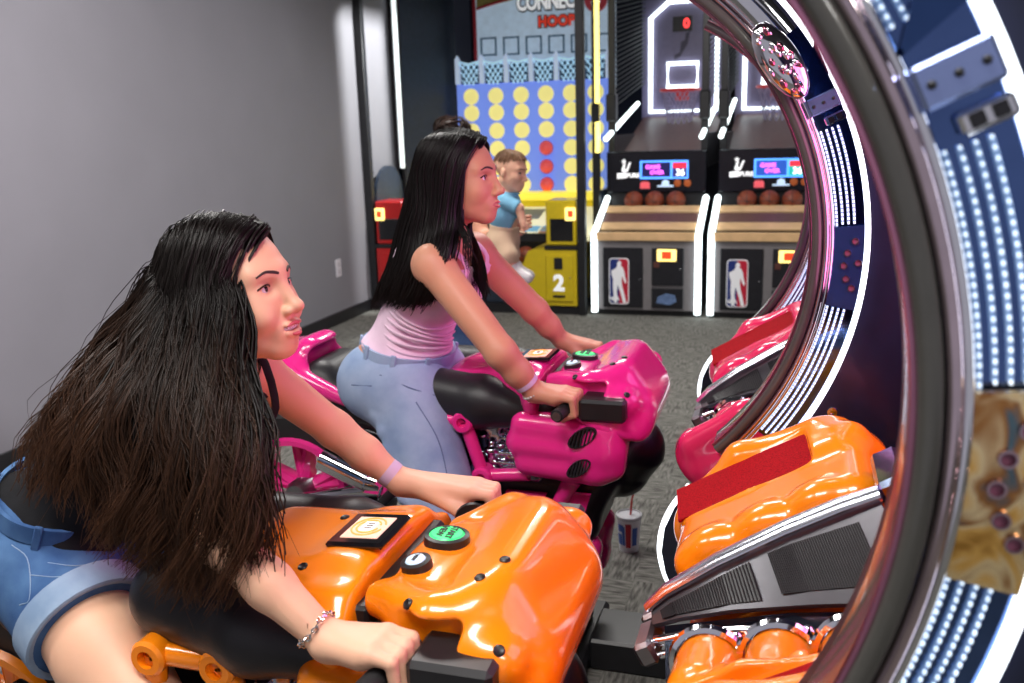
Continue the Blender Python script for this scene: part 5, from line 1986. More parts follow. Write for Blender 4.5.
# ---- rider on the orange motorcycle
def rider_one():
    t = thing('person', 'long dark wavy-haired rider in black tank top and denim shorts on orange motorcycle', 'person', (-1.3, 1.3, 0), 'motorcycle riders')
    H = Frame((-.884, 1.305, 1.346), (math.cos(math.radians(9)), -.03, math.sin(math.radians(9))), (-.15, 0, 1), 1.02)
    F = Field()
    Yc = 1.305
    # torso
    pel, wai, che, nek = np3(-1.30, Yc, .885), np3(-1.18, Yc, .985), np3(-1.03, Yc, 1.115), np3(-.935, Yc, 1.215)
    ax = (nek - pel) / np.linalg.norm(nek - pel)
    Rt = np.stack([np.cross((0, 1, 0), ax), np3(0, 1, 0), ax], 1)
    F.add(el(pel, (.115, .168, .12), Rt), .02)
    F.add(el(wai, (.090, .128, .12), Rt), .06)
    F.add(el(che, (.098, .148, .14), Rt), .06)
    for q in (-1, 1):
        F.add(el(che + Rt @ np3(.065, q * .065, .0), (.052, .056, .055), Rt), .03)
        F.add(el(pel + Rt @ np3(-.05, q * .075, -.04), (.10, .09, .10), Rt), .05)
    shN, shF = np3(-.945, Yc - .160, 1.195), np3(-.985, Yc + .165, 1.175)
    F.add(rc(shN, nek + ax * .005, .050, .045), .04)
    F.add(rc(shF, nek + ax * .005, .050, .045), .04)
    F.add(rc(nek - ax * .02, H(-.028, 0, -.06), .050, .046), .03)
    # arms
    elN, wrN = np3(-.775, 1.050, 1.030), np3(-.604, 1.035, .900)
    elF, wrF = np3(-.865, 1.570, 1.020), np3(-.735, 1.590, .910)
    gN, gF = np3(-.514, 1.030, .878), np3(-.566, 1.588, .878)
    for sh, e, wr in ((shN, elN, wrN), (shF, elF, wrF)):
        F.add(rc(sh, e, .046, .036), .03)
        F.add(rc(e, e * .55 + wr * .45, .037, .034), .015)
        F.add(rc(e * .55 + wr * .45, wr, .034, .0235), .015)
    add_fist(F, wrN, gN, (-.08, -1, -.04), 1.0)
    add_fist(F, wrF, gF, (-.08, 1, -.04), 1.0)
    # legs
    for q, hp, kn, an in ((-1, np3(-1.27, Yc - .085, .845), np3(-.90, Yc - .262, .655), np3(-1.045, Yc - .265, .30)),
                          (1, np3(-1.27, Yc + .085, .845), np3(-.90, Yc + .262, .655), np3(-1.045, Yc + .265, .30))):
        F.add(rc(hp, hp * .5 + kn * .5, .098, .080), .05)
        F.add(rc(hp * .5 + kn * .5, kn, .080, .056), .03)
        F.add(rc(kn, kn * .6 + an * .4, .054, .052), .02)
        F.add(rc(kn * .6 + an * .4, an, .052, .034), .02)
        F.add(rc(an, an + np3(.16, 0, -.05), .036, .028), .02)
    add_head(F, H, smile=1.0)
    zones = [(H(.02, 0, -.005), .150), (gN + np3(-.03, 0, .01), .095), (gF + np3(-.03, 0, .01), .095)]
    body = build_body(F, 'body', t, zones, SKIN1)
    face_parts(t, H, 1.0, F=F)
    # black tank top
    nW = np3(.36, 0, .93)
    nW /= np.linalg.norm(nW)
    BLK = mat('black_jersey', (.010, .010, .012), .8, noise=.2, nscale=40, bump=.3, bscale=60, spec=.2)
    wp = pel + nW * .055
    top = planes((-nW, wp), (ax, che + ax * .075), ((0, 1, 0), (0, Yc + .150, 0)), ((0, -1, 0), (0, Yc - .150, 0)))
    cloth_from(F, top, .008, 'tank_top', BLK, t)
    for q in (-1, 1):
        P = [che + Rt @ np3(.105, q * .085, .05), che + Rt @ np3(.095, q * .085, .115), nek + Rt @ np3(.0, q * .085, .028), che + Rt @ np3(-.085, q * .08, .10), che + Rt @ np3(-.10, q * .075, .04)]
        MB().tube(catmull(P, 18), .0085, 8, flat=(.5, 1.4)).build('shoulder_strap', BLK, t)
    # denim shorts with turned-up cuffs
    D1 = denim('dark_denim', srgb(52, 84, 132), srgb(96, 134, 178))
    D2 = denim('pale_denim', srgb(126, 150, 180), srgb(168, 186, 206))
    SH = Field()
    SH.ops = list(F.ops[:0])
    SH.add(el(pel, (.125, .182, .125), Rt), .02)
    for q in (-1, 1):
        SH.add(el(pel + Rt @ np3(-.05, q * .08, -.04), (.112, .10, .11), Rt), .05)
        hp = np3(-1.27, Yc + q * .085, .845)
        kn = np3(-.90, Yc + q * .262, .655)
        SH.add(rc(hp, hp * .58 + kn * .42, .112, .102), .05)
    kdir = np3(.37, -.177, -.19)
    kdir /= np.linalg.norm(kdir)
    kdirF = kdir * np3(1, -1, 1)
    hN, hF = np3(-1.27, Yc - .085, .845), np3(-1.27, Yc + .085, .845)
    SH.cut((planes((nW, pel + nW * .092)), None, None), .006)

    def legs_cut(X, Y, Z):
        a = (X - hN[0]) * kdir[0] + (Y - hN[1]) * kdir[1] + (Z - hN[2]) * kdir[2] - .165
        b = (X - hF[0]) * kdirF[0] + (Y - hF[1]) * kdirF[1] + (Z - hF[2]) * kdirF[2] - .165
        return np.where(Y < Yc, a, b)
    SH.cut((legs_cut, None, None), .004)
    V, Q = SH.surface(.006)
    sho = place('denim_shorts', mesh_np('denim_shorts', V, Q, D1), t)
    ORS = mat('orange_thread', srgb(176, 120, 70), .7, noise=.1)
    for q, hp, kd in ((-1, hN, kdir), (1, hF, kdirF)):
        c0, c1 = hp + kd * .118, hp + kd * .168
        side = np.cross(kd, (0, 0, 1))
        side /= np.linalg.norm(side)
        upv = np.cross(side, kd)
        prof = []
        mb = MB()
        rings = []
        for c, r_ in ((c0, .1085), (c0 + kd * .002, .1135), (c1 - kd * .002, .1105), (c1, .106), (c1 - kd * .003, .098)):
            rings.append([c + r_ * (math.cos(a) * side + math.sin(a) * upv * 1.02) for a in np.linspace(0, 2 * PI, 41)[:-1]])
        vs = [p for rg_ in rings for p in rg_]
        fs = []
        for i in range(4):
            for k in range(40):
                l = (k + 1) % 40
                fs.append((i * 40 + k, i * 40 + l, (i + 1) * 40 + l, (i + 1) * 40 + k))
        cf = MB().addv(vs, fs).build('cuff', D2, sho)
        a = math.radians(-8 if q < 0 else 188)
        for da in (-.06, .06):
            P = [c + r_ * (math.cos(a + da) * (-side if q < 0 else side) + math.sin(a + da) * upv) for c, r_ in ((c0 + kd * .002, .1145), (c1 - kd * .002, .1115))]
            MB().tube(P, .0018, 5).build('cuff_stitch', ORS, cf)
    # waistband, belt loops, pocket seams
    wb = pel + nW * .080 + np3(.015, 0, 0)
    e1, e2 = np.cross((0, 1, 0), nW), Rt[:, 1]
    ring = [wb + .127 * math.cos(a) * e1 + .168 * math.sin(a) * e2 for a in np.linspace(0, 2 * PI, 49)[:-1]]
    MB().sweep(ring, [(-.016, -.004), (.016, -.004), (.016, .004), (-.016, .004)], True, up=nW).build('waistband', D1, sho)
    for a in (-2.6, -1.9, -1.2, -.5, .5, 1.2):
        p = wb + .133 * math.cos(a) * e1 + .174 * math.sin(a) * e2
        nr = math.cos(a) * e1 + math.sin(a) * e2
        tn = -math.sin(a) * e1 + math.cos(a) * e2
        MB().obox(p, (.004, .007, .024), np.stack([nr, tn, nW], 1), .002).build('belt_loop', D1, sho)
    # pocket stitching on the near hip
    for ptsq in (((12, 545), (28, 560), (30, 598), (20, 605)), ((30, 575), (60, 577), (92, 570)), ((48, 563), (78, 566), (108, 560))):
        P = []
        for x, y in ptsq:
            try:
                p, g = hit(SH, x, y)
                if p[1] < 1.3:
                    P.append(p + g * .001)
            except Exception:
                pass
        if len(P) > 1:
            MB().tube(catmull(P, 14), .0010, 5).build('pocket_seam', D2, sho)
    for ptsq in (((44, 594), (52, 591), (66, 589)), ((75, 588), (88, 583), (98, 580))):
        P = []
        for x, y in ptsq:
            p, g = hit(SH, x, y)
            P.append(p + g * .001)
        MB().tube(catmull(P, 10), [.001 + .003 * math.sin(PI * i / 9) for i in range(10)], 6, flat=(.4, 1.4)).build('frayed_tear', mat('white_thread', (.6, .62, .66), .8, noise=.1), sho)
    # wristband on the far wrist, chain bracelet on the near wrist, ring
    d = (wrF - elF) / np.linalg.norm(wrF - elF)
    MB().lathe([(.0285, -.010), (.0290, 0), (.0285, .010), (.0275, .010), (.0275, -.010), (.0285, -.010)], wrF - d * .030, d, 24).build('paper_wristband', mat('lilac_paper', srgb(206, 186, 214), .6, noise=.04), t)
    d = (wrN - elN) / np.linalg.norm(wrN - elN)
    c = wrN - d * .026
    s1 = np.cross(d, (0, 0, 1))
    s1 /= np.linalg.norm(s1)
    s2 = np.cross(s1, d)
    mb = MB()
    for k in range(26):
        a = 2 * PI * k / 26
        p = c + .0300 * (math.cos(a) * s1 + math.sin(a) * s2) + d * .003 * math.sin(a * 3)
        tn = -math.sin(a) * s1 + math.cos(a) * s2
        nr = math.cos(a) * s1 + math.sin(a) * s2
        b_ = d if k % 2 else nr
        mb.tube([p + .0052 * math.cos(q) * tn + .0036 * math.sin(q) * b_ for q in np.linspace(0, 2 * PI, 9)[:-1]], .0014, 5, True)
    mb.build('chain_bracelet', mat('silver', (.85, .84, .84), .12, metal=1.0), t)
    # hair: near-side curtain, back curtain, far side
    def hp_(*a):
        return H(*a)

    def g(root, pts):
        return [H(*r) for r in root] + [px(x, y, Y=Y) for x, y, Y in pts]
    def sc_(th, ph, k=1.13):
        th, ph = math.radians(th), math.radians(ph)
        return H(-.014 + k * .099 * math.cos(ph) * math.cos(th), -k * .078 * math.cos(ph) * math.sin(th), .036 + k * .083 * math.sin(ph))

    def gg(r3, pts):
        return [sc_(*q) for q in r3] + [px(x, y, Y=Y) for x, y, Y in pts]
    near = [
        gg([(3, 42), (33, 29), (58, 0)], [(229, 300, 1.210), (233, 340, 1.175), (237, 385, 1.12), (247, 440, 1.07), (258, 500, 1.035), (254, 575, 1.02)]),
        gg([(4, 56), (44, 38), (66, 1)], [(218, 305, 1.20), (220, 350, 1.15), (226, 400, 1.08), (238, 460, 1.04), (246, 530, 1.02), (238, 602, 1.01)]),
        gg([(10, 72), (58, 46), (77, 1)], [(205, 306, 1.195), (205, 355, 1.13), (207, 420, 1.06), (220, 480, 1.03), (222, 545, 1.015), (205, 612, 1.01)]),
        gg([(60, 88), (76, 50), (90, 1)], [(191, 306, 1.20), (188, 358, 1.13), (188, 425, 1.06), (198, 490, 1.03), (195, 548, 1.02), (175, 604, 1.01)]),
        gg([(172, 78), (98, 52), (106, 0)], [(178, 306, 1.21), (171, 355, 1.14), (169, 425, 1.07), (170, 492, 1.045), (160, 545, 1.03), (140, 586, 1.03)]),
        gg([(176, 66), (122, 52), (124, 0)], [(162, 304, 1.22), (145, 350, 1.16), (124, 400, 1.09), (120, 460, 1.06), (116, 510, 1.05), (104, 552, 1.05)]),
        gg([(178, 54), (146, 46), (150, 8)], [(160, 280, 1.25), (146, 308, 1.23), (124, 346, 1.19), (96, 398, 1.12), (84, 450, 1.08), (76, 525, 1.07)]),
        gg([(179, 42), (164, 36), (164, 14)], [(155, 274, 1.28), (138, 306, 1.27), (110, 345, 1.24), (76, 396, 1.17), (54, 440, 1.13), (46, 505, 1.11)]),
        gg([(180, 36), (180, 26), (180, 16)], [(151, 270, 1.31), (132, 306, 1.31), (101, 345, 1.30), (64, 392, 1.25), (38, 430, 1.20), (24, 488, 1.16)]),
    ]
    back = [[p + np3(0, .03, -.004) for p in q] for q in near[4:]] + [
        [sc_(188, 25), sc_(192, 5)] + [px(x, y, Y=Y) for x, y, Y in ((137, 318, 1.36), (108, 356, 1.36), (74, 403, 1.33), (46, 440, 1.28), (30, 480, 1.22), (30, 515, 1.2))]]
    far = [[sc_(-2, 44), sc_(-38, 38), sc_(-66, 6), H(-.004, .090, -.02), H(-.03, .085, -.09), H(-.06, .075, -.17)],
           [sc_(-4, 58), sc_(-52, 42), sc_(-85, 4), H(-.035, .090, -.02), H(-.06, .08, -.10), H(-.10, .07, -.18)],
           [sc_(-60, 88), sc_(-84, 50), sc_(-110, 0), H(-.075, .080, -.02), H(-.10, .07, -.10), H(-.14, .06, -.17)],
           [sc_(-176, 66), sc_(-130, 50), sc_(-145, 0), H(-.115, .05, -.03), H(-.14, .045, -.09), H(-.19, .04, -.15)],
           [sc_(-180, 30), sc_(-178, 20), sc_(-175, 2), H(-.14, .02, -.04), H(-.17, .02, -.09), H(-.22, .02, -.13)]]
    inner = [[p + np3(.006, .022, -.006) for p in gg] for gg in near]
    hair_mesh([(near, 2100, .0013, .0050, .022, .42), (near, 300, .0009, .012, .026, .35), (inner, 650, .0028, .010, .012, .7), (back, 420, .0028, .010, .010, .7), (far, 700, .0018, .004, .004, .9),
               (near[:2], 30, .0008, .012, .018, .5)], 'hair', HAIR1, t, 3)
    C = Field()
    C.add(el(H(-.018, 0, .037), H.r(.102, .081, .086), H.R), .01)
    C.add(el(H(-.045, 0, -.03), H.r(.075, .078, .085), H.R), .03)
    C.sub(half((-1, 0, -.30), H(.052, 0, .02)), .02)
    C.ops[-1] = ('s', (planes((-(H.R @ np3(1, 0, .55)), H(.035, 0, .035))), C.bounds(.1)[0], C.bounds(.1)[1]), .02)
    V, Q = C.surface(.005)
    me = mesh_np('hair_cap', V, Q, HAIR1)
    at = me.attributes.new('tip', 'FLOAT', 'POINT')
    place('hair_cap', me, t)
    return t


rider_one()


# ---- rider on the pink motorcycle
def rider_two():
    t = thing('person', 'long straight black-haired rider in lavender tank top and blue jeans on pink motorcycle', 'person', (-1.1, 2.46, 0), 'motorcycle riders')
    H = Frame((-.889, 2.425, 1.464), (1, -.05, .05), (-.05, 0, 1), 1.07)
    F = Field()
    Yc = 2.46
    pel, wai, che, nek = np3(-1.10, Yc, .905), np3(-1.07, Yc, 1.02), np3(-1.0, Yc, 1.165), np3(-.945, Yc - .01, 1.275)
    ax = (nek - pel) / np.linalg.norm(nek - pel)
    Rt = np.stack([np.cross((0, 1, 0), ax), np3(0, 1, 0), ax], 1)
    F.add(el(pel, (.120, .170, .12), Rt), .02)
    F.add(el(wai, (.100, .132, .12), Rt), .06)
    F.add(el(che, (.105, .150, .14), Rt), .06)
    for q in (-1, 1):
        F.add(el(che + Rt @ np3(.070, q * .068, .0), (.056, .060, .058), Rt), .03)
        F.add(el(pel + Rt @ np3(-.05, q * .075, -.03), (.10, .09, .10), Rt), .05)
    shN, shF = np3(-.925, Yc - .175, 1.245), np3(-.925, Yc + .165, 1.235)
    F.add(rc(shN, nek, .054, .046), .04)
    F.add(rc(shF, nek, .054, .046), .04)
    F.add(rc(nek - ax * .02, H(-.028, 0, -.06), .052, .048), .03)
    gN, gF = np3(-.554, 2.258, .878), np3(-.606, 2.813, .878)
    elN, wrN = np3(-.715, 2.205, 1.030), np3(-.640, 2.250, .915)
    elF, wrF = np3(-.770, 2.735, 1.035), np3(-.700, 2.800, .925)
    for sh, e, wr in ((shN, elN, wrN), (shF, elF, wrF)):
        F.add(rc(sh, e, .052, .042), .03)
        F.add(rc(e, e * .5 + wr * .5, .042, .037), .015)
        F.add(rc(e * .5 + wr * .5, wr, .037, .026), .015)
    add_fist(F, wrN, gN, (-.08, -1, -.04), 1.02)
    add_fist(F, wrF, gF, (-.08, 1, -.04), 1.02)
    legs = []
    for q in (-1, 1):
        hp, kn, an = np3(-1.06, Yc + q * .09, .86), np3(-.875, Yc + q * .255, .50), np3(-.955, Yc + q * .262, .10)
        legs.append((hp, kn, an))
        F.add(rc(hp, kn, .095, .058), .05)
        F.add(rc(kn, an, .055, .036), .02)
        F.add(rc(an + np3(-.03, 0, -.04), an + np3(.15, 0, -.055), .038, .030), .02)
    add_head(F, H)
    zones = [(H(.02, 0, -.005), .155), (gN + np3(-.03, 0, .01), .095), (gF + np3(-.03, 0, .01), .095)]
    build_body(F, 'body', t, zones, SKIN2, .0065, .003)
    face_parts(t, H, 0, F=F)
    # lavender ribbed tank top
    TOP = mat('lavender_jersey', srgb(232, 202, 222), .8, noise=.05, nscale=30, bump=.3, bscale=50, spec=.2)
    reg = planes((-ax, pel + ax * .055), (ax, che + ax * .085), ((0, 1, 0), (0, Yc + .136, 0)), ((0, -1, 0), (0, Yc - .136, 0)))
    reg0 = planes((-ax, pel + ax * .055), (ax, che + ax * .085), ((1, 0, -.2), (-.80, 0, 1.1)))

    def reg(X, Y, Z):
        up = (X - che[0]) * ax[0] + (Z - che[2]) * ax[2] + Y * 0
        return np.maximum(reg0(X, Y, Z), np.abs(Y - Yc) - np.where(up > -.03, .138, .18))
    cloth_from(F, reg, .009, 'tank_top', TOP, t)
    for q in (-1, 1):
        P = [che + Rt @ np3(.112, q * .085, .05), che + Rt @ np3(.10, q * .09, .12), nek + Rt @ np3(.0, q * .095, .025), che + Rt @ np3(-.09, q * .085, .10), che + Rt @ np3(-.105, q * .08, .05)]
        MB().tube(catmull(P, 18), .010, 8, flat=(.5, 1.4)).build('shoulder_strap', TOP, t)
    # soft folds of the top round the waist
    for k in range(7):
        z = .05 + .022 * k
        c = pel + ax * (.075 + .021 * k)
        ring = [c + Rt @ np3((.112 - .006 * k * .4) * math.cos(a), .147 * math.sin(a), .006 * math.sin(2 * a + k) + .01 * math.cos(a + k * .7)) for a in np.linspace(-2.9, .1, 26)]
        MB().tube(ring, .0042, 6, flat=(1.5, .8)).build('fabric_fold', TOP, t)
    # wide light jeans
    DJ = denim('light_denim', srgb(132, 154, 190), srgb(166, 184, 212))
    J = Field()
    J.add(el(pel + np3(0, 0, -.02), (.132, .182, .125), Rt), .02)
    for q, (hp, kn, an) in zip((-1, 1), legs):
        J.add(el(pel + Rt @ np3(-.05, q * .08, -.05), (.115, .105, .115), Rt), .05)
        J.add(rc(hp, kn, .118, .098), .06)
        J.add(rc(kn, an + np3(0, 0, .0), .098, .105), .03)
        d = (kn - hp) / np.linalg.norm(kn - hp)
        rr = random.Random(11 + q)
        for k in range(7):
            c = hp + d * (.05 + .05 * k)
            J.add(rc(c + np3(-.09, q * .06, .02 + .02 * rr.random()), c + np3(.07, q * .085, -.03 - .02 * rr.random()), .020, .014), .018)
        for k in range(5):
            c = kn * (1 - k / 5) + an * (k / 5)
            J.add(rc(c + np3(-.08, q * .05, .0), c + np3(.06, q * .07, -.03), .018, .014), .018)
    nW = np3(.22, 0, .975)
    nW /= np.linalg.norm(nW)
    J.cut((planes((nW, pel + nW * .075)), None, None), .006)
    J.cut((planes(((0, 0, -1), (0, 0, .085))), None, None), .006)
    V, Q = J.surface(.0065)
    jn = place('jeans', mesh_np('jeans', V, Q, DJ), t)
    wb = pel + nW * .062
    e1, e2 = np.cross((0, 1, 0), nW), np3(0, 1, 0)
    ring = [wb + .130 * math.cos(a) * e1 + .168 * math.sin(a) * e2 for a in np.linspace(0, 2 * PI, 49)[:-1]]
    MB().sweep(ring, [(-.018, -.005), (.018, -.005), (.018, .005), (-.018, .005)], True, up=nW).build('waistband', DJ, jn)
    for a in (-2.7, -2.1, -1.4, -.7, .6, 1.4):
        p = wb + .137 * math.cos(a) * e1 + .175 * math.sin(a) * e2
        nr = math.cos(a) * e1 + math.sin(a) * e2
        tn = -math.sin(a) * e1 + math.cos(a) * e2
        MB().obox(p, (.004, .008, .026), np.stack([nr, tn, nW], 1), .002).build('belt_loop', DJ, jn)
    # back pocket and side seam found on the surface of the jeans
    ST = mat('denim_thread', srgb(86, 104, 142), .7, noise=.1)
    for pts in (((352, 385), (372, 386), (372, 430), (357, 425)), ((380, 375), (410, 388), (436, 396)), ((416, 402), (438, 440), (448, 480), (455, 512))):
        P = []
        for x, y in pts:
            try:
                p, g = hit(J, x, y)
                if 2.0 < p[1] < 2.6:
                    P.append(p + g * .001)
            except Exception:
                pass
        if len(P) > 1:
            MB().tube(catmull(P, 18), .0020, 5).build('seam', ST, jn)
    for q, (hp, kn, an) in zip((-1, 1), legs):
        S = Field()
        S.add(rc(an + np3(-.04, 0, -.065), an + np3(.15, 0, -.068), .040, .034), .02)
        S.sub(half((0, 0, 1), (0, 0, .0)), .002)
        S.ops[-1] = ('s', (planes(((0, 0, 1), (0, 0, .002))), np3(-3, 0, -1), np3(1, 4, .1)), .004)
        sdf_part(S, 'shoe', WHITE, t, .008)
    # paper wristband and bracelet on the near wrist
    d = (wrN - elN) / np.linalg.norm(wrN - elN)
    MB().lathe([(.0335, -.010), (.034, 0), (.0335, .010), (.0325, .010), (.0325, -.010), (.0335, -.010)], wrN - d * .040, d, 24).build('paper_wristband', mat('lilac_paper'), t)
    s1 = np.cross(d, (0, 0, 1))
    s1 /= np.linalg.norm(s1)
    s2 = np.cross(s1, d)
    mb = MB()
    for k in range(22):
        a = 2 * PI * k / 22
        p = wrN - d * .006 + .0305 * (math.cos(a) * s1 + math.sin(a) * s2)
        mb.sphere(p, .0045, 8, 6)
    mb.build('bead_bracelet', mat('pale_bead', (.6, .56, .55), .25, noise=.1), t)

    # hair
    def sc_(th, ph, k=1.13):
        th, ph = math.radians(th), math.radians(ph)
        return H(-.014 + k * .099 * math.cos(ph) * math.cos(th), -k * .078 * math.cos(ph) * math.sin(th), .036 + k * .083 * math.sin(ph))

    def gg(r3, pts):
        return [sc_(*q) for q in r3] + [px(x, y, Y=Y) for x, y, Y in pts]
    near = [
        gg([(3, 42), (33, 28), (58, -2)], [(455, 205, 2.325), (454, 228, 2.31), (450, 246, 2.27), (444, 264, 2.25), (438, 285, 2.25), (434, 300, 2.26)]),
        gg([(4, 58), (48, 38), (72, 0)], [(447, 206, 2.32), (445, 230, 2.30), (441, 250, 2.26), (436, 270, 2.24), (431, 290, 2.25), (424, 306, 2.26)]),
        gg([(10, 74), (64, 44), (88, 0)], [(438, 206, 2.32), (434, 232, 2.30), (430, 255, 2.26), (424, 276, 2.25), (418, 296, 2.25), (410, 310, 2.26)]),
        gg([(90, 88), (94, 46), (112, 0)], [(428, 206, 2.33), (424, 232, 2.31), (419, 256, 2.28), (412, 280, 2.27), (404, 298, 2.27), (398, 308, 2.28)]),
        gg([(174, 74), (116, 46), (128, 0)], [(419, 204, 2.34), (413, 230, 2.33), (408, 256, 2.31), (399, 280, 2.30), (392, 298, 2.30), (386, 306, 2.31)]),
        gg([(178, 58), (138, 42), (146, 0)], [(411, 202, 2.37), (404, 228, 2.37), (397, 256, 2.36), (388, 280, 2.35), (381, 298, 2.35), (377, 306, 2.36)]),
        gg([(180, 40), (166, 32), (168, 2)], [(405, 198, 2.42), (398, 226, 2.43), (391, 254, 2.44), (382, 280, 2.44), (375, 300, 2.44), (371, 312, 2.44)]),
    ]
    inner = [[p + np3(.004, .03, -.004) for p in q] for q in near]
    far = [[sc_(-3, 42), sc_(-33, 28), sc_(-58, -2)] + [px(x, y, Y=Y) for x, y, Y in ((470, 225, 2.52), (477, 245, 2.50), (482, 265, 2.46), (486, 282, 2.42), (488, 296, 2.40))],
           [sc_(-4, 60), sc_(-56, 40), sc_(-88, 0)] + [px(x, y, Y=Y) for x, y, Y in ((462, 225, 2.55), (470, 248, 2.53), (476, 268, 2.49), (481, 288, 2.45), (484, 304, 2.42))],
           [sc_(-90, 88), sc_(-94, 46), sc_(-112, 0), H(-.07, .085, -.06), H(-.09, .085, -.12), H(-.11, .08, -.18), H(-.13, .08, -.24), H(-.15, .08, -.30)],
           [sc_(-178, 58), sc_(-138, 42), sc_(-148, 0), H(-.11, .06, -.06), H(-.13, .06, -.12), H(-.15, .06, -.18), H(-.17, .06, -.24), H(-.19, .06, -.30)]]
    lock = [gg([(3, 42), (33, 27), (56, -4)], [(462, 215, 2.335), (468, 235, 2.32), (473, 252, 2.31), (476, 270, 2.31)]), gg([(4, 52), (44, 34), (70, 0)], [(457, 218, 2.33), (461, 238, 2.315), (464, 256, 2.30), (466, 280, 2.30)])]
    hair_mesh([(near, 1000, .0017, .004, .004, .6), (inner, 420, .0034, .008, .003, .8), (far, 520, .0022, .004, .003, .8), (lock, 45, .0012, .004, .006, .8)], 'hair', HAIR2, t, 5)
    C = Field()
    C.add(el(H(-.018, 0, .037), H.r(.103, .082, .087), H.R), .01)
    C.add(el(H(-.045, 0, -.03), H.r(.078, .080, .085), H.R), .03)
    lo, hi = C.bounds(.1)
    C.ops.append(('s', (planes((-(H.R @ np3(1, 0, .55)), H(.035, 0, .035))), lo, hi), .02))
    V, Q = C.surface(.006)
    me = mesh_np('hair_cap', V, Q, HAIR2)
    me.attributes.new('tip', 'FLOAT', 'POINT')
    place('hair_cap', me, t)
    return t


rider_two()


# ---- woman standing behind, holding a baby
def standing_woman():
    X, Y = -1.635, 4.28
    t = thing('person', 'standing woman with brown hair bun and jeans holding the baby', 'person', (X, Y, 0))
    H = Frame((X + .0, Y + .01, 1.475), (.55, .80, .02), (0, 0, 1), 1.0)
    F = Field()
    fw = np3(.45, .89, 0)
    sd = np3(-.89, .45, 0)            # her left
    Rt = np.stack([fw, sd, np3(0, 0, 1)], 1)

    def B(f, s, z):
        return np3(X, Y, 0) + fw * f + sd * s + np3(0, 0, z)
    F.add(el(B(-.01, 0, .88), (.115, .165, .12), Rt), .02)
    F.add(el(B(0, 0, 1.02), (.095, .135, .13), Rt), .06)
    F.add(el(B(.01, 0, 1.18), (.105, .150, .15), Rt), .06)
    for q in (-1, 1):
        F.add(el(B(.085, q * .065, 1.17), (.05, .055, .055), Rt), .03)
        F.add(el(B(-.06, q * .07, .86), (.09, .085, .10), Rt), .04)
        F.add(rc(B(0, q * .165, 1.275), B(-.01, 0, 1.32), .05, .045), .04)
        F.add(rc(B(-.01, q * .085, .85), B(.0, q * .09, .46), .090, .058), .04)
        F.add(rc(B(.0, q * .09, .46), B(-.03, q * .09, .09), .056, .036), .02)
        F.add(rc(B(-.05, q * .09, .055), B(.14, q * .10, .035), .038, .030), .02)
    F.add(rc(B(-.01, 0, 1.30), H(-.025, 0, -.06), .050, .046), .03)
    # right arm under the baby, left arm across
    r0, r1, r2 = B(0, -.175, 1.265), np3(-1.42, 4.14, 1.10), np3(-1.315, 4.075, 1.10)
    F.add(rc(r0, r1, .045, .038), .03)
    F.add(rc(r1, r2, .036, .026), .015)
    l0, l1, l2 = B(0, .175, 1.265), B(.12, .18, 1.06), np3(-1.33, 4.33, 1.14)
    F.add(rc(l0, l1, .045, .038), .03)
    F.add(rc(l1, l2, .036, .026), .015)
    for p, dv in ((r2, np3(.7, .25, .25)), (l2, np3(.7, -.5, .1))):
        dv = dv / np.linalg.norm(dv)
        sv = np.cross(dv, (0, 0, 1))
        sv /= np.linalg.norm(sv)
        F.add(rc(p, p + dv * .055, .026, .028), .015)
        for k in range(4):
            o = np.array([0, 0, 1.0]) * (k - 1.5) * .017
            F.add(rc(p + dv * .055 + o, p + dv * .095 + o - sv * .008, .0088, .0082), .004)
            F.add(rc(p + dv * .095 + o - sv * .008, p + dv * .125 + o - sv * .026, .0082, .007), .003)
        F.add(rc(p + dv * .015 + np3(0, 0, .015), p + dv * .06 + np3(0, 0, .05), .012, .009), .006)
    add_head(F, H)
    build_body(F, 'body', t, [(H(.02, 0, -.005), .15), (r2 + np3(.05, 0, 0), .11), (l2 + np3(.05, 0, 0), .11)], SKIN2, .010, .0045)
    face_parts(t, H, 0, F=F)
    SHIRT = mat('dark_shirt', (.02, .018, .022), .8, noise=.15, bump=.2, bscale=60)
    cloth_from(F, planes(((0, 0, -1), (0, 0, .93)), ((0, 0, 1), (0, 0, 1.318)), (-sd * 1.0, B(0, -.245, 0)), (sd, B(0, .245, 0)), ((0, -1, 0), (0, 4.145, 0))), .010, 'shirt', SHIRT, t)
    DJ = denim('mid_denim', srgb(62, 88, 132), srgb(92, 120, 164))
    cloth_from(F, planes(((0, 0, 1), (0, 0, .955)), ((0, 0, -1), (0, 0, .09))), .012, 'jeans', DJ, t)
    for q in (-1, 1):
        S = Field()
        S.add(rc(B(-.05, q * .09, .045), B(.15, q * .10, .040), .044, .036), .02)
        S.ops.append(('s', (planes(((0, 0, 1), (0, 0, .002))), np3(-3, 0, -1), np3(1, 6, .1)), .004))
        sdf_part(S, 'shoe', WHITE, t, .010)

    def sc_(th, ph, k=1.08):
        th, ph = math.radians(th), math.radians(ph)
        return H(-.014 + k * .099 * math.cos(ph) * math.cos(th), -k * .078 * math.cos(ph) * math.sin(th), .036 + k * .083 * math.sin(ph))
    bun = px(452, 127, Y=4.22)
    G = []
    for th in range(-110, 111, 20):
        G.append([sc_(th, 20), sc_(th, 45), sc_(th, 70), bun * .4 + sc_(0, 88) * .6])
    low = []
    for th in range(75, 286, 15):
        low.append([sc_(th, 42), sc_(th, 10), H(-.014 + .10 * math.cos(math.radians(th)), -.088 * math.sin(math.radians(th)), -.06), H(-.03 + .10 * math.cos(math.radians(th)), -.095 * math.sin(math.radians(th)), -.14)])
    rg = np.random.default_rng(2)
    bl = []
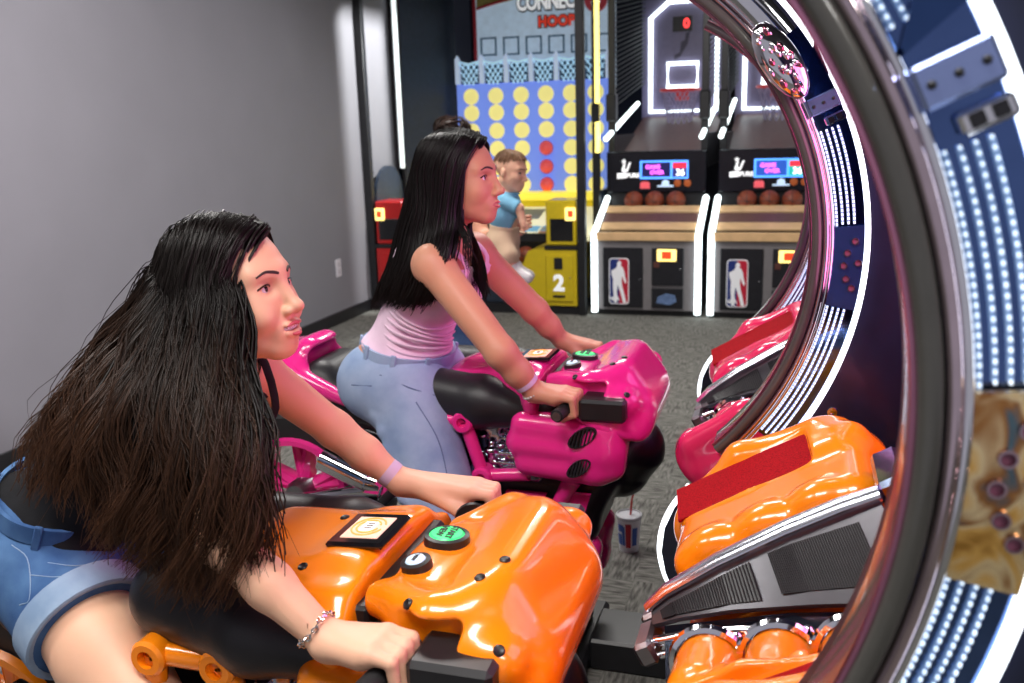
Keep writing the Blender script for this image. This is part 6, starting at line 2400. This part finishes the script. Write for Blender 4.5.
    for k in range(26):
        n_ = rg.normal(0, 1, 3)
        n_ /= np.linalg.norm(n_)
        u = np.cross(n_, (.2, .3, .9))
        u /= np.linalg.norm(u)
        v = np.cross(n_, u)
        r_ = rg.uniform(.060, .082)
        bl.append([bun + np3(0, 0, -.005) + (u * math.cos(a) + v * math.sin(a)) * r_ * np3(1.25, 1, .72) for a in np.linspace(0, 4.5, 7)])
    fam = [(G, 420, .0026, .004, 0, .9), (low, 420, .0028, .005, .004, .6)] + [([g, [p + .004 for p in g]], 14, .0028, .003, 0, .7) for g in bl]
    hair_mesh(fam, 'hair', HAIR3, t, 9, 12)
    C = Field()
    C.add(el(H(-.018, 0, .037), H.r(.102, .081, .086), H.R), .01)
    C.add(el(H(-.045, 0, -.03), H.r(.075, .078, .085), H.R), .03)
    C.add(el(bun, (.078, .064, .050)), .02)
    lo, hi = C.bounds(.1)
    C.ops.append(('s', (planes((-(H.R @ np3(1, 0, .55)), H(.035, 0, .035))), lo, hi), .02))
    V, Q = C.surface(.007)
    me = mesh_np('hair_cap', V, Q, HAIR3)
    me.attributes.new('tip', 'FLOAT', 'POINT')
    place('hair_cap', me, t)
    return t


standing_woman()


def baby():
    hc = px(511, 171, Y=4.10)
    t = thing('person', 'baby in pale blue shirt held up in front of the blue grid', 'person', (hc[0], 4.10, hc[2] - .5))
    H = Frame(hc, (.93, -.20, -.16), (.1, 0, 1), .76)
    F = Field()
    p_sh = px(507, 203, Y=4.10)
    p_be = px(503, 226, Y=4.10)
    p_hi = px(503, 240, Y=4.10)
    F.add(el((p_sh + p_be) / 2, (.068, .075, .095)), .02)
    F.add(el(p_hi, (.070, .080, .060)), .04)
    F.add(rc(p_sh + np3(0, 0, .03), H(-.02, 0, -.06), .040, .040), .02)
    # arms
    for q, e, h_ in ((-1, px(519, 208, Y=4.02), px(523, 222, Y=4.01)), (1, px(516, 208, Y=4.18), px(521, 218, Y=4.18))):
        s0 = p_sh + np3(.012, q * .06, .01)
        F.add(rc(s0, e, .026, .022), .015)
        F.add(rc(e, h_, .022, .016), .01)
        d = (h_ - e) / np.linalg.norm(h_ - e)
        sv = np.cross(d, (0, 1, 0))
        sv /= np.linalg.norm(sv)
        F.add(rc(h_, h_ + d * .018, .015, .015), .006)
        for k in range(4):
            o = sv * (k - 1.5) * .0085
            F.add(rc(h_ + d * .018 + o, h_ + d * .038 + o * 1.1, .0052, .0045), .002)
        F.add(rc(h_ + sv * .010, h_ + d * .016 + sv * .020, .0058, .0048), .003)
    # legs
    L1 = [p_hi + np3(.01, -.045, -.01), px(508, 256, Y=4.02), px(515, 272, Y=4.02)]
    L2 = [p_hi + np3(.01, .045, -.01), px(510, 254, Y=4.17), px(517, 270, Y=4.17)]
    for l in (L1, L2):
        F.add(rc(l[0], l[1], .044, .036), .02)
        F.add(rc(l[1], l[2], .034, .024), .015)
        F.add(rc(l[2], l[2] + np3(.055, 0, -.022), .024, .019), .012)
    add_head(F, H, child=True)
    build_body(F, 'body', t, [(H(.02, 0, -.005), .118), (px(523, 222, Y=4.01), .06)], SKIN1, .006, .0034)
    face_parts(t, H, 0, (.10, .055, .03), True, F=F)
    SB = mat('pale_blue_cotton', srgb(112, 168, 196), .85, noise=.06, bump=.2, bscale=60)
    ax = p_sh - p_hi
    ax /= np.linalg.norm(ax)
    cloth_from(F, planes((ax, p_sh + ax * .055), (-ax, p_be), ((1, 0, -.5), p_sh + np3(.085, 0, 0))), .008, 'shirt', SB, t)
    PB = mat('beige_cotton', srgb(196, 168, 140), .85, noise=.06, bump=.2, bscale=60)
    cloth_from(F, planes((ax, p_be + ax * .006), ((0, 0, -1), (0, 0, px(510, 262, Y=4.02)[2]))), .010, 'trousers', PB, t)
    SO = mat('white_cotton', (.72, .70, .70), .85, noise=.05)
    for l in (L1, L2):
        S = Field()
        S.add(rc(l[2] + np3(-.006, 0, .02), l[2], .030, .030), .01)
        S.add(rc(l[2], l[2] + np3(.060, 0, -.026), .031, .026), .01)
        sdf_part(S, 'sock', SO, t, .005)

    def sc_(th, ph, k=1.06):
        th, ph = math.radians(th), math.radians(ph)
        return H(-.014 + k * .099 * math.cos(ph) * math.cos(th), -k * .078 * math.cos(ph) * math.sin(th), .036 + k * .083 * math.sin(ph))
    G = [[sc_(180, 80), sc_(th, 60), sc_(th, 30), sc_(th, 2 if abs(th) > 60 else 26)] for th in range(-180, 181, 15)]
    hair_mesh([(G, 420, .0016, .003, .002, .3)], 'hair', HAIR4, t, 4, 8)
    return t


baby()


# ------------------------------------------------------------------ drink cup on the carpet
def cup():
    b = px(629, 549, Z=0.0)
    c = np.array([b[0], b[1], 0.0])
    t = thing('drink_cup', 'white paper drink cup with red and blue print and red straw on carpet', 'cup', tuple(c))
    MB().lathe([(0, .004), (.033, .004), (.034, 0), (.036, 0), (.047, .135), (.0485, .139), (.047, .141), (.0455, .137), (.035, .008), (0, .008)], c, (0, 0, 1), 32).build('cup', mat('cup_paper', (.74, .74, .78), .5, noise=.03), t)
    lid = MB().lathe([(.049, .134), (.0505, .138), (.0495, .146), (.044, .148), (.043, .142), (.006, .143), (0, .143)], c, (0, 0, 1), 32).build('lid', mat('clear_lid', (.72, .74, .78), .25, trans=.3, noise=.03), t)
    MB().tube([c + np3(.004, 0, .02), c + np3(.006, .0, .145), c + np3(.012, -.004, .205), c + np3(.024, -.008, .262)], .0036, 8).build('straw', mat('red_straw', (.62, .02, .02), .35, noise=.05), t)

    def patch(a0, a1, z0, z1, name, m):
        vs, fs = [], []
        n = 10
        for z in (z0, z1):
            r_ = .036 + (.047 - .036) * z / .135 + .0006
            for i in range(n + 1):
                a = math.radians(a0 + (a1 - a0) * i / n)
                vs.append((c[0] + r_ * math.cos(a), c[1] + r_ * math.sin(a), z))
        for i in range(n):
            fs.append((i, i + 1, n + 2 + i, n + 1 + i))
        MB().addv(vs, fs).build(name, m, t)
    RD = mat('print_red', (.50, .02, .04), .5, noise=.05)
    BL = mat('print_blue', (.05, .12, .42), .5, noise=.05)
    patch(262, 290, .022, .122, 'red_stripe', RD)
    patch(205, 240, .03, .075, 'blue_print', BL)
    patch(215, 250, .085, .115, 'blue_print', BL)
    patch(296, 325, .03, .105, 'blue_print', BL)
    patch(242, 258, .03, .11, 'blue_print', BL)
    return t


cup()
